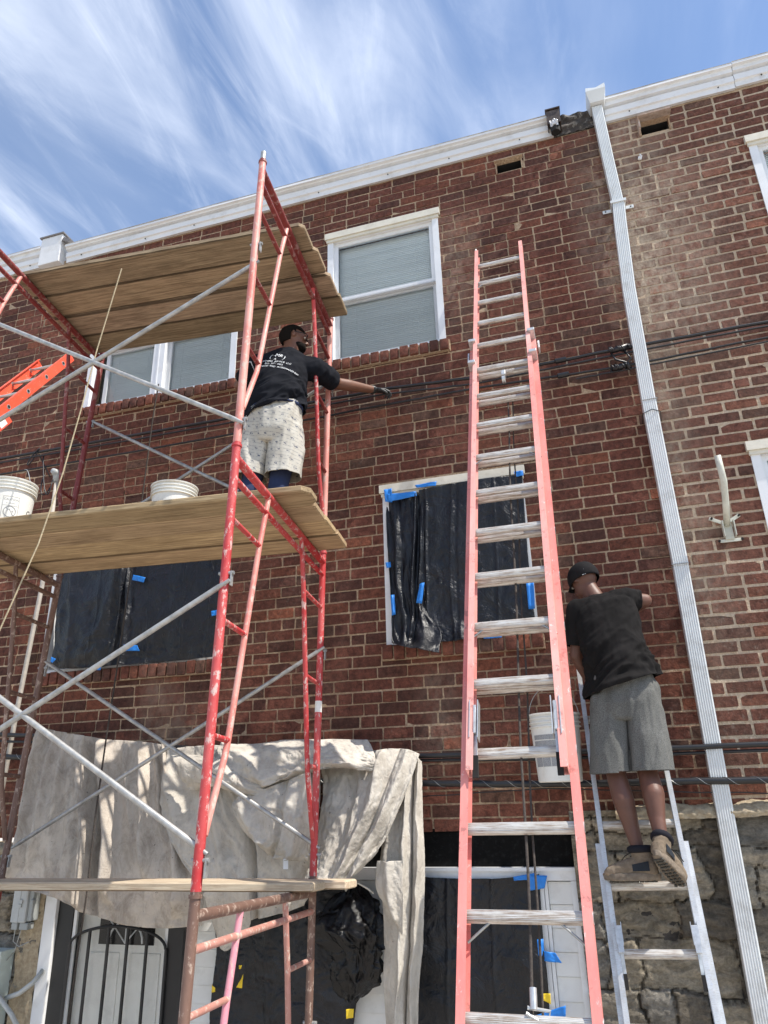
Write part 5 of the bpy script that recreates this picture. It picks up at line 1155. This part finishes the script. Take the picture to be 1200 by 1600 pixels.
def head(q, c, f, u, s_=1.0, neck=None, face=True):
    """c centre, f face direction, u up"""
    f = V(f).normalized(); u = (V(u)-f*V(u).dot(f)).normalized(); r = f.cross(u); c = V(c)
    add_ell(q, c+u*.020*s_-f*.008*s_, [r*.076*s_, f*.094*s_, u*.092*s_]); add_ell(q, c-u*.045*s_+f*.020*s_, [r*.060*s_, f*.068*s_, u*.068*s_])
    add_ell(q, c-u*.088*s_+f*.055*s_, [r*.030*s_, f*.026*s_, u*.022*s_])                       # chin
    add_cone(q, c+u*.012*s_+f*.082*s_, .009*s_, c-u*.022*s_+f*.104*s_, .013*s_)              # nose
    for k in (-1, 1): add_cone(q, c-u*.028*s_+f*.092*s_+r*k*.010*s_, .0085*s_, c-u*.028*s_+f*.096*s_+r*k*.012*s_, .008*s_)
    add_cone(q, c+u*.028*s_+f*.078*s_-r*.04*s_, .011*s_, c+u*.028*s_+f*.078*s_+r*.04*s_, .011*s_)  # brow
    add_cone(q, c-u*.054*s_+f*.086*s_-r*.017*s_, .0085*s_, c-u*.054*s_+f*.086*s_+r*.017*s_, .0085*s_)
    add_cone(q, c-u*.066*s_+f*.084*s_-r*.012*s_, .009*s_, c-u*.066*s_+f*.084*s_+r*.012*s_, .009*s_)
    for k in (-1, 1):
        ec = c-u*.004*s_-f*.004*s_+r*k*.078*s_; add_ell(q, ec, [r*.008*s_, f*.016*s_+u*.004*s_, u*.030*s_])
        add_cone(q, ec+u*.022*s_-f*.008*s_+r*k*.006*s_, .006*s_, ec-u*.018*s_-f*.002*s_+r*k*.004*s_, .006*s_)
def eyes(c, f, u, s_, parent):
    f = V(f).normalized(); u = (V(u)-f*V(u).dot(f)).normalized(); r = f.cross(u); q = MB()
    for k in (-1, 1): add_ell(q, V(c)+u*.008*s_+f*.080*s_+r*k*.031*s_, [r*.013*s_, f*.009*s_, u*.007*s_], 12, 8)
    o = q.build('eye', simple('eye_white', (.55, .52, .48), .3), parent, smooth=True)
    q = MB()
    for k in (-1, 1): add_ell(q, V(c)+u*.008*s_+f*.087*s_+r*k*.031*s_, [r*.006*s_, f*.003*s_, u*.006*s_], 10, 6)
    q.build('iris', M_dark, o, smooth=True)
def boot(par, ankle, toe_dir, up, s_=1.0, heel_lift=0, mirror=1):
    """hiking boot: ankle joint, direction of the toes, up axis of the foot"""
    t = V(toe_dir).normalized(); u = (V(up)-t*V(up).dot(t)).normalized(); sdx = t.cross(u); a = V(ankle); so_ = a-u*.088*s_
    P = lambda f_, z_, x_=0: so_+t*f_*s_+u*z_*s_+sdx*x_*s_
    q = MB()
    add_loft(q, [(P(-.078, .040), sdx*.020*s_, u*.030*s_), (P(-.066, .045), sdx*.034*s_, u*.043*s_), (P(-.03, .050), sdx*.038*s_, u*.050*s_), (P(.03, .052), sdx*.038*s_, u*.050*s_), (P(.085, .045), sdx*.044*s_, u*.042*s_), (P(.135, .037), sdx*.047*s_, u*.034*s_), (P(.172, .030), sdx*.040*s_, u*.026*s_), (P(.192, .024), sdx*.022*s_, u*.014*s_)], 20)
    add_loft(q, [(P(-.02, .05), sdx*.036*s_, t*.055*s_), (P(-.012, .09), sdx*.037*s_, t*.052*s_), (P(-.008, .125), sdx*.041*s_, t*.052*s_), (P(-.006, .150), sdx*.044*s_, t*.055*s_)], 20)
    bo = organic(q, .0045, 5, name='boot', mat=M_tan, parent=par, cuts=[(P(-.006, .146), u, .12)], wr=folds(sdx, 34, .0022, 4, .6))
    bo.modifiers.new('th', 'SOLIDIFY').thickness = .004
    q = MB(); outl = []
    for i in range(36):
        an = 2*pi*i/36; fx = cos(an); sy = sin(an); f_ = .058+.140*fx; wd = (.040 if fx < 0 else .040+.012*sin(min(1, fx)*pi*.8)); outl.append((f_, sy*wd*(1-.25*max(0, fx)**4)))
    nO = 36; vs = []
    for (z_, sc_) in ((-.014, .96), (-.010, 1.03), (.016, 1.07), (.022, 1.0)):
        for i, (f_, x_) in enumerate(outl): vs.append(P(.058+(f_-.058)*sc_, z_+(.006*max(0, (f_-.13)/.07)), x_*sc_))
    fs = [(k*nO+j, k*nO+(j+1) % nO, (k+1)*nO+(j+1) % nO, (k+1)*nO+j) for k in range(3) for j in range(nO)]+[tuple(range(nO-1, -1, -1)), tuple(3*nO+j for j in range(nO))]
    q.add(vs, fs)
    sl = q.build('sole', M_sole, bo); sm(sl, 50); q = MB()
    for f_ in (-.055, -.035, -.012, .012, .04, .065, .09, .115, .14, .165):
        for x_ in (-.022, .0, .022): q.box(P(f_, -.017, x_*(1 if f_ > .02 else .8)), (.011, .016, .008), Matrix((t, sdx, u)).transposed() @ Matrix.Rotation(.5*(1 if x_ > 0 else -1 if x_ < 0 else 0), 3, 'Z'), .002)
    q.build('tread', simple('dark_tread', (.06, .055, .045), .8), bo)
    for x_ in (-1, 1):
        q = MB(); q.grid(lambda uu, vv: P(-.045+.085*uu, .030+.045*vv*(1-.3*uu), x_*(.0395+.003*sin(uu*pi)+.001)), 8, 6); q.build('mesh_panel', M_mesh, bo, smooth=True)
    q = MB(); add_cone(q, P(-.045, .147), .014*s_, P(.035, .153), .013*s_); ring = [P(-.006+.050*cos(k*pi/9), .133, .037*sin(k*pi/9)) for k in range(19)]
    q2 = MB(); q2.tube(ring, .019*s_, 10); q2.build('padded_collar', M_sock, bo, smooth=True)
    q3 = MB()
    for k in range(5): q3.tube([P(.045+k*.018, .100-k*.011, -.022), P(.052+k*.018, .103-k*.011, 0), P(.050+k*.018, .100-k*.011, .022)], .0026, 6)
    q3.tube([P(.05, .118, .01), P(.085, .105, .035), P(.12, .075, .05)], .0022, 6)
    q3.build('laces', M_dark, bo, smooth=True)
    return bo

# --- right worker on the aluminium ladder
pr_ = thing('person', 'person in black cap, black t-shirt and grey shorts standing on the aluminium ladder', 'person', tuple(at(1000, 1372, -.64)))
pr_['_keep'] = tuple(pr_.location)
an_l, an_r = at(1001, 1342, -.66), at(1036, 1324, -.75)
kn_l, kn_r = at(963, 1212, -.58), at(1012, 1208, -.60)
hp_l, hp_r = at(951, 1098, -.54), at(1001, 1094, -.55)
pel, wai = at(977, 1078, -.54), at(970, 1048, -.54)
ch1, ch2 = at(955, 1000, -.50), at(946, 958, -.45)
nk, hd_ = at(930, 936, -.40), at(912, 908, -.36)
sh_l, sh_r = at(906, 958, -.44), at(978, 938, -.42)
el_l, wr_l = at(901, 1024, -.42), at(919, 1062, -.33)
el_r, wr_r = at(1008, 938, -.36), at(980, 960, -.12)
lat = (sh_r-sh_l).normalized(); latp = (hp_r-hp_l).normalized(); spine = (nk-pel).normalized(); dep = lat.cross(spine).normalized(); depp = latp.cross(V((0, 0, 1))).normalized()
def mid(a, b, t): return a.lerp(b, t)
q = MB()
add_loft(q, [(mid(hp_l, hp_r, .5)-V((0, 0, .06)), latp*.15, depp*.10), (pel, latp*.155, depp*.105), (wai, latp*.13, depp*.09), (ch1, lat*.145, dep*.10), (ch2, lat*.16, dep*.10), (mid(ch2, nk, .5), lat*.12, dep*.075)])
add_chain(q, [(hp_l, .088), (mid(hp_l, kn_l, .5), .075), (kn_l, .054), (mid(kn_l, an_l, .30)+V((0, -.020, 0)), .058), (mid(kn_l, an_l, .62), .043), (mid(kn_l, an_l, .88), .033), (an_l, .036)])
add_chain(q, [(hp_r, .088), (mid(hp_r, kn_r, .5), .075), (kn_r, .054), (mid(kn_r, an_r, .30)+V((.006, -.020, 0)), .058), (mid(kn_r, an_r, .62), .043), (mid(kn_r, an_r, .88), .033), (an_r, .036)])
for an_, td in ((an_l, V((-1, .12, -.05))), (an_r, V((.32, .75, -.55)))): add_chain(q, [(an_, .034), (an_+td.normalized()*.08-V((0, 0, .04)), .028), (an_+td.normalized()*.14-V((0, 0, .06)), .02)])
add_chain(q, [(mid(ch2, nk, .3), .07), (nk, .060), (mid(nk, hd_, .55), .056), (hd_, .06)])
add_chain(q, [(sh_l, .060), (mid(sh_l, el_l, .5), .048), (el_l, .041), (mid(el_l, wr_l, .35), .040), (wr_l, .027)])
add_chain(q, [(sh_r, .060), (mid(sh_r, el_r, .6), .048), (el_r, .041), (mid(el_r, wr_r, .35), .040), (wr_r, .027)])
hf, hu = V((-.62, .62, -.48)), V((-.22, .25, .94)); head(q, hd_, hf, hu, 1.0)
hand(q, wr_l, V((.25, .75, -.5)), V((-.7, .4, .3)), None, 1, .55, 1); hand(q, wr_r, V((-.5, .8, .1)), V((.2, -.3, .9)), None, 1, .5, -1)
bodyR = organic(q, .0062, 6, name='body', mat=M_skin, parent=pr_); eyes(hd_, hf, hu, 1, pr_)
# shirt
q = MB()
hemc = at(974, 1064, -.55)
add_loft(q, [(hemc-V((.01, 0, .14)), latp*.200, depp*.165), (hemc-V((0, 0, .05)), latp*.192, depp*.150), (hemc, latp*.186, depp*.136), (wai+V((0, 0, .02)), latp*.170, depp*.122), (ch1, lat*.178, dep*.125), (mid(ch1, ch2, .6), lat*.186, dep*.122), (ch2+spine*.02, lat*.182, dep*.108), (mid(ch2, nk, .55), lat*.150, dep*.088), (nk-spine*.015, lat*.085, dep*.070)])
slL = mid(sh_l, el_l, .80); slR = mid(sh_r, el_r, .55)
add_chain(q, [(mid(sh_l, ch2, .4), .085), (sh_l, .076), (mid(sh_l, el_l, .5), .070), (slL, .068)]); add_chain(q, [(mid(sh_r, ch2, .4), .085), (sh_r, .074), (slR, .066)])
fA = folds(V((.75, -.1, .62)), 10, .036, 3, .18); fB = folds(V((0, 0, 1)), 16, .005, 9, .5)
def shirt_wr(p, n_):
    k = max(0, min(1, (ch1.z+.02-p.z)/.22)); k2 = max(0, min(1, (p.z-ch2.z)/.1))
    return fA(p, n_)*(.26+.85*k)+fB(p, n_)*.6+fB(p*1.7, n_)*.6*k2
shR = organic(q, .007, 6, name='t_shirt', mat=M_shirt, parent=pr_, thick=.003, wr=shirt_wr,
      cuts=[(hemc-V((0, 0, .030)), V((.26, .0, -1)), .5), (slL, el_l-sh_l, .12), (slR, (el_r-sh_r), .11), (nk-spine*.002, (hd_-nk)+V((0, .0, .04)), .13)])
# shorts
q = MB()
hmL, hmR = mid(hp_l, kn_l, .97)+V((0, 0, .0)), mid(hp_r, kn_r, .97)
add_loft(q, [(wai+V((0, 0, -.03)), latp*.160, depp*.118), (pel, latp*.178, depp*.130), (mid(pel, mid(hp_l, hp_r, .5), 1.3), latp*.192, depp*.138), (mid(hp_l, hp_r, .5)-V((0, 0, .10)), latp*.195, depp*.125)])
for hp, kn, o_ in ((hp_l, kn_l, -1), (hp_r, kn_r, 1)):
    sd_ = latp*o_
    add_loft(q, [(hp+V((0, 0, .04)), latp*.098, depp*.118), (mid(hp, kn, .4)+sd_*.012, latp*.101, depp*.112), (mid(hp, kn, .8)+sd_*.020, latp*.104, depp*.105), (mid(hp, kn, 1.0)+sd_*.024, latp*.106, depp*.102), (mid(hp, kn, 1.15)+sd_*.024, latp*.106, depp*.102)], 22)
add_ell(q, mid(pel, hp_l, .55)-V((0, .055, .01)), [V((.075, 0, 0)), V((0, .07, 0)), V((0, 0, .085))]); add_ell(q, mid(pel, hp_r, .55)-V((0, .055, .01)), [V((.075, 0, 0)), V((0, .07, 0)), V((0, 0, .085))])
fC = folds(V((.15, 0, 1)), 9, .014, 6, .25); gap = [(hmL.lerp(kn_l, .0))]
shoR = organic(q, .007, 7, name='shorts', mat=M_short, parent=pr_, thick=.003, wr=lambda p, n_: fC(p, n_), cuts=[(hmL+latp*-.02, V((0, .0, -1)), .19), (hmR+latp*.02, V((0, 0, -1)), .19), (wai+V((0, 0, .0)), V((0, 0, 1)), .3)])
bL = boot(pr_, an_l, V((-1, .22, -.04)), V((0, .1, 1)), 1.0); bR = boot(pr_, an_r, V((.42, .70, -.60)), V((.12, .62, .78)), .98)
# cap
def cap(par, c, f, u, mat):
    f = V(f).normalized(); u = (V(u)-f*V(u).dot(f)).normalized(); r = f.cross(u); c = V(c)+u*.022-f*.006; q = MB(); n = 40; m_ = 14
    u2 = (u-f*.10).normalized()
    def P(uu, vv):
        a = uu*2*pi; th = vv*1.92; k = 1+.02*noise.noise(V((cos(a)*3, sin(a)*3, vv*4)))+.012*rid(V((cos(a)*5+2, sin(a)*5, vv*9)))
        return c+(r*(.089*cos(a))*sin(th)+f*(.107*sin(a))*sin(th)+u*(.100*cos(th)))*k
    q.grid(P, n, m_); o = q.build('cap', mat, par, smooth=True); m3 = o.modifiers.new('t', 'SOLIDIFY'); m3.thickness = .003; m3.offset = 1
    q = MB(); q.grid(lambda uu, vv: c+r*(.078*(2*uu-1))*(1-.25*vv*vv)+f*(.085*sqrt(max(0, 1-(.85*(2*uu-1))**2))+.065*vv*sqrt(max(0, 1-(.9*(2*uu-1))**2)))+u*(.0-.018*vv-.030*(2*uu-1)**2), 20, 10)
    o2 = q.build('cap_brim', mat, o, smooth=True); m3 = o2.modifiers.new('t', 'SOLIDIFY'); m3.thickness = .004
    q = MB(); q.add([P(uu, vv)+(P(uu, vv)-c).normalized()*.003 for uu, vv in ((.60, .80), (.635, .80), (.635, .98), (.60, .98))], [(0, 1, 2, 3)]); q.build('size_tag', M_tagw, o, fix=False)
    q = MB(); add_cone(q, c+u*.100, .007, c+u*.104, .006); q.build('cap_button', mat, o, smooth=True)
    return o
cap(pr_, hd_, V((-.62, .62, -.30)), hu, M_cap)

# --- left worker on the scaffold
pl_ = thing('person', 'person in glasses, black printed t-shirt and pale patterned shorts standing on the scaffold', 'person', tuple(S3((-.35, -.55, -H1+.066)))); pl_['_keep'] = tuple(pl_.location)
zf = S3((-.3, -.6, -H1+.066)).z
Yl = -.98
hp_l, hp_r = at(410, 678, Yl), at(450, 676, Yl+.01); kn_l, kn_r = at(392, 757, Yl-.04), at(436, 754, Yl-.02)
an_l = V((kn_l.x-.01, kn_l.y-.04, zf+.10)); an_r = V((kn_r.x+.01, kn_r.y-.03, zf+.10))
pel, wai = at(430, 655, Yl), at(433, 632, Yl+.02); ch1, ch2 = at(437, 603, Yl+.07), at(443, 574, Yl+.13)
nk, hd_ = at(453, 553, Yl+.17), at(459, 531, Yl+.20)
sh_l, sh_r = at(403, 572, Yl+.16), at(492, 577, Yl+.20); el_l, wr_l = at(374, 602, Yl+.30), at(392, 622, Yl+.52)
el_r, wr_r = at(526, 599, Yl+.47), at(583, 609, -.19)
print('left man: leg', (hp_r-kn_r).length, (kn_r-an_r).length, 'arm', (sh_r-el_r).length, (el_r-wr_r).length, 'torso', (pel-nk).length, 'sh', (sh_l-sh_r).length)
lat = (sh_r-sh_l).normalized(); latp = (hp_r-hp_l).normalized(); spine = (nk-pel).normalized(); dep = lat.cross(spine).normalized(); depp = latp.cross(V((0, 0, 1))).normalized()
q = MB()
add_loft(q, [(mid(hp_l, hp_r, .5)-V((0, 0, .06)), latp*.15, depp*.10), (pel, latp*.155, depp*.105), (wai, latp*.13, depp*.095), (ch1, lat*.145, dep*.10), (ch2, lat*.16, dep*.10), (mid(ch2, nk, .5), lat*.12, dep*.075)])
for hp, kn, an_ in ((hp_l, kn_l, an_l), (hp_r, kn_r, an_r)):
    add_chain(q, [(hp, .09), (mid(hp, kn, .5), .078), (kn, .058), (mid(kn, an_, .3)-V((0, .02, 0)), .060), (mid(kn, an_, .7), .042), (an_, .036), (an_+V((.02, .16, -.05)), .026)])
add_chain(q, [(mid(ch2, nk, .3), .08), (nk, .068), (mid(nk, hd_, .55), .062), (hd_, .06)])
add_chain(q, [(sh_l, .060), (mid(sh_l, el_l, .5), .050), (el_l, .043), (mid(el_l, wr_l, .35), .041), (wr_l, .028)])
add_chain(q, [(sh_r, .062), (mid(sh_r, el_r, .5), .052), (el_r, .045), (mid(el_r, wr_r, .30), .047), (mid(el_r, wr_r, .7), .037), (wr_r, .030)])
hf, hu = V((.88, .46, -.10)), V((.02, .12, .99)); head(q, hd_, hf, hu, 1.02); hand(q, wr_l, V((.2, .8, -.3)), V((-.3, .1, .9)), None, 1, .5, -1)
bodyL = organic(q, .0062, 6, name='body', mat=M_skin2, parent=pl_); eyes(hd_, hf, hu, 1.02, pl_)
# hair cap + beard
def shell(par, c, f, u, name, mat, sc, keep):
    f = V(f).normalized(); u = (V(u)-f*V(u).dot(f)).normalized(); r = f.cross(u); q = MB()
    add_ell(q, V(c)+u*.022-f*.010, [r*.080*sc, f*.100*sc, u*.097*sc], 36, 26); me = q.mesh(name); b = bmesh.new(); b.from_mesh(me); bmesh.ops.remove_doubles(b, verts=b.verts, dist=1e-5)
    dl = [v for v in b.verts if not keep((v.co-V(c)).dot(f), (v.co-V(c)).dot(r), (v.co-V(c)).dot(u))]; bmesh.ops.delete(b, geom=dl, context='VERTS'); bmesh.ops.recalc_face_normals(b, faces=b.faces)
    for fc in b.faces: fc.smooth = True
    for v in b.verts: v.co += (v.co-V(c)).normalized()*.004*noise.noise(v.co*90)
    b.to_mesh(me); b.free(); o = link(name, me, mat, par); md = o.modifiers.new('t', 'SOLIDIFY'); md.thickness = .006; md.offset = -1; return o
shell(pl_, hd_, hf, hu, 'hair', M_hair, 1.06, lambda f_, r_, u_: (u_ > .035 and f_ < .085) or (f_ < -.015 and u_ > -.055) or (f_ < .012 and u_ > .0))
q = MB(); fN = hf.normalized(); uN = (hu-fN*hu.dot(fN)).normalized(); rN = fN.cross(uN)
add_ell(q, hd_-uN*.072+fN*.036, [rN*.062, fN*.066, uN*.046]); add_ell(q, hd_-uN*.092+fN*.056, [rN*.034, fN*.032, uN*.028])
add_cone(q, hd_-uN*.043+fN*.090-rN*.022, .006, hd_-uN*.043+fN*.090+rN*.022, .006)
organic(q, .004, 4, name='beard', mat=M_hair, parent=pl_)
q = MB()
for k in (-1, 1):
    e0 = hd_+uN*.010+fN*.100+rN*k*.033; rg = [e0+rN*.026*cos(a)+uN*.017*sin(a)-fN*.006*abs(cos(a)) for a in [2*pi*i/20 for i in range(21)]]; q.tube(rg, .0028, 6); q.add([e0+rN*.024*cos(2*pi*i/16)+uN*.015*sin(2*pi*i/16) for i in range(16)], [tuple(range(16))])
    q.tube([e0+rN*k*.026, e0+rN*k*.048-fN*.012, hd_+uN*.012+rN*k*.086+fN*.004, hd_-uN*.006+rN*k*.086-fN*.012], .0032, 6)
q.tube([hd_+uN*.012+fN*.103-rN*.008, hd_+uN*.014+fN*.107, hd_+uN*.012+fN*.103+rN*.008], .0025, 6); q.build('glasses', M_glasses, pl_, smooth=True)
q = MB(); gd = (at(604, 611, -.13)-wr_r).normalized()
add_chain(q, [(wr_r-gd*.03, .034), (wr_r, .034)]); hand(q, wr_r, gd, V((-.1, -.35, .95)), None, 1.08, .5, 1, [.45, .55, .6, .7]); organic(q, .0045, 3, name='glove', mat=M_glove, parent=pl_, wr=lambda p, n_: .0012)
# shirt
q = MB(); hemc = at(430, 645, Yl)
add_loft(q, [(hemc-V((0, 0, .05)), latp*.190, depp*.138), (hemc, latp*.184, depp*.136), (wai+V((0, 0, .03)), latp*.172, depp*.128), (ch1, lat*.180, dep*.130), (mid(ch1, ch2, .6), lat*.188, dep*.124), (ch2+spine*.02, lat*.188, dep*.110), (mid(ch2, nk, .55), lat*.155, dep*.092), (nk-spine*.012, lat*.092, dep*.076)])
slL = mid(sh_l, el_l, .72); slR = mid(sh_r, el_r, .80)
add_chain(q, [(mid(sh_l, ch2, .4), .088), (sh_l, .080), (mid(sh_l, el_l, .5), .074), (slL, .072)]); add_chain(q, [(mid(sh_r, ch2, .4), .088), (sh_r, .080), (mid(sh_r, el_r, .5), .076), (slR, .072)])
fA2 = folds(V((.85, .0, .35)), 10, .034, 13, .20); fB2 = folds(V((0, 0, 1)), 16, .004, 19, .5)
def shirt_wr2(p, n_):
    k = max(0, min(1, (ch1.z+.06-p.z)/.2)); return fA2(p, n_)*(.26+.85*k)+fB2(p, n_)*.5
shL = organic(q, .007, 6, name='t_shirt', mat=M_shirt2, parent=pl_, thick=.003, wr=shirt_wr2,
      cuts=[(hemc-V((0, 0, .02)), V((.22, 0, -1)), .45), (slL, el_l-sh_l, .12), (slR, el_r-sh_r, .12), (nk+spine*.003, (hd_-nk), .13)])
q = MB(); hmL, hmR = mid(hp_l, kn_l, .90), mid(hp_r, kn_r, .90)
add_loft(q, [(wai+V((0, 0, .0)), latp*.165, depp*.125), (pel, latp*.185, depp*.140), (mid(pel, mid(hp_l, hp_r, .5), 1.3), latp*.198, depp*.148), (mid(hp_l, hp_r, .5)-V((0, 0, .10)), latp*.195, depp*.13)])
for hp, kn, o_ in ((hp_l, kn_l, -1), (hp_r, kn_r, 1)):
    sd_ = latp*o_; add_loft(q, [(hp+V((0, 0, .04)), latp*.102, depp*.125), (mid(hp, kn, .4)+sd_*.012, latp*.106, depp*.118), (mid(hp, kn, .8)+sd_*.020, latp*.108, depp*.112), (mid(hp, kn, 1.0)+sd_*.024, latp*.108, depp*.112), (mid(hp, kn, 1.15)+sd_*.024, latp*.108, depp*.110)], 22)
for hp in (hp_l, hp_r): add_ell(q, mid(pel, hp, .55)-V((0, .06, .01)), [V((.08, 0, 0)), V((0, .075, 0)), V((0, 0, .11))])
fC2 = folds(V((.1, 0, 1)), 9, .016, 26, .25)
organic(q, .007, 7, name='shorts', mat=M_short2, parent=pl_, thick=.003, wr=fC2, cuts=[(hmL-latp*.02, V((0, 0, -1)), .2), (hmR+latp*.02, V((0, 0, -1)), .2), (wai+V((0, 0, -.05)), V((-.12, 0, 1)), .3)])
# waistband strip and leggings
q = MB(); wc = mid(wai, pel, .52); q.tube([wc+latp*.182*cos(a)+depp*.138*sin(a)+V((0, 0, .012+.02*cos(a))) for a in [2*pi*i/40 for i in range(41)]], .014, 8); q.build('waistband', M_navy, pl_, smooth=True)
q = MB()
for hp, kn, an_ in ((hp_l, kn_l, an_l), (hp_r, kn_r, an_r)): add_chain(q, [(mid(hp, kn, .55), .082), (kn, .068), (mid(kn, an_, .3)-V((0, .02, 0)), .066), (mid(kn, an_, .7), .048), (an_, .041)])
organic(q, .008, 5, name='leggings', mat=M_navy, parent=pl_)
for a_ in (an_l, an_r): boot(pl_, a_, V((.1, 1, 0)), V((0, 0, 1)), 1.0)
# print on the back, projected on the shirt
dg = bpy.context.evaluated_depsgraph_get(); bvh = BVHTree.FromObject(shL, dg); offs = V(pl_['_keep'])
bk_c = at(437, 575, Yl+.05); xa = (lat*.97+V((0, 0, .0))).normalized(); za = spine.copy(); za = (za-xa*za.dot(xa)).normalized(); nb_ = xa.cross(za).normalized()   # pointing into the back
if nb_.y < 0: nb_ = -nb_
def print_back(s_, size, cx, cz, tilt=0, name='print'):
    vs, fs = text_mesh(s_, size); out_ = []; q = MB()
    for v in vs:
        x = v.x*cos(tilt)-v.y*sin(tilt)+cx; z = v.x*sin(tilt)+v.y*cos(tilt)+cz; o3 = bk_c+xa*x+za*z-nb_*.5; h, n_, i_, d_ = bvh.ray_cast(o3, nb_)
        out_.append((h if h is not None else o3+nb_*.42)-nb_*.0065)
    q.add(out_, fs); q.build(name, M_text, shL, fix=False)
T_ = -.10
print_back('CLEANING  SERVICE  LLC', .023, -.012, -.020, T_); print_back('215 - 327 - 4453', .022, -.012, -.047, T_); print_back('FREE  ESTIMATES  AND  WORKMANSHIP', .0215, -.010, -.078, T_-.04)
print_back('MR', .045, -.005, .045, -.1); print_back('(      )', .055, -.012, .026, T_); print_back('A', .028, -.02, .006, T_); print_back('- -', .03, -.045, .05, T_)

for o in list(bpy.data.objects):
    if '_keep' in o.keys(): del o['_keep']
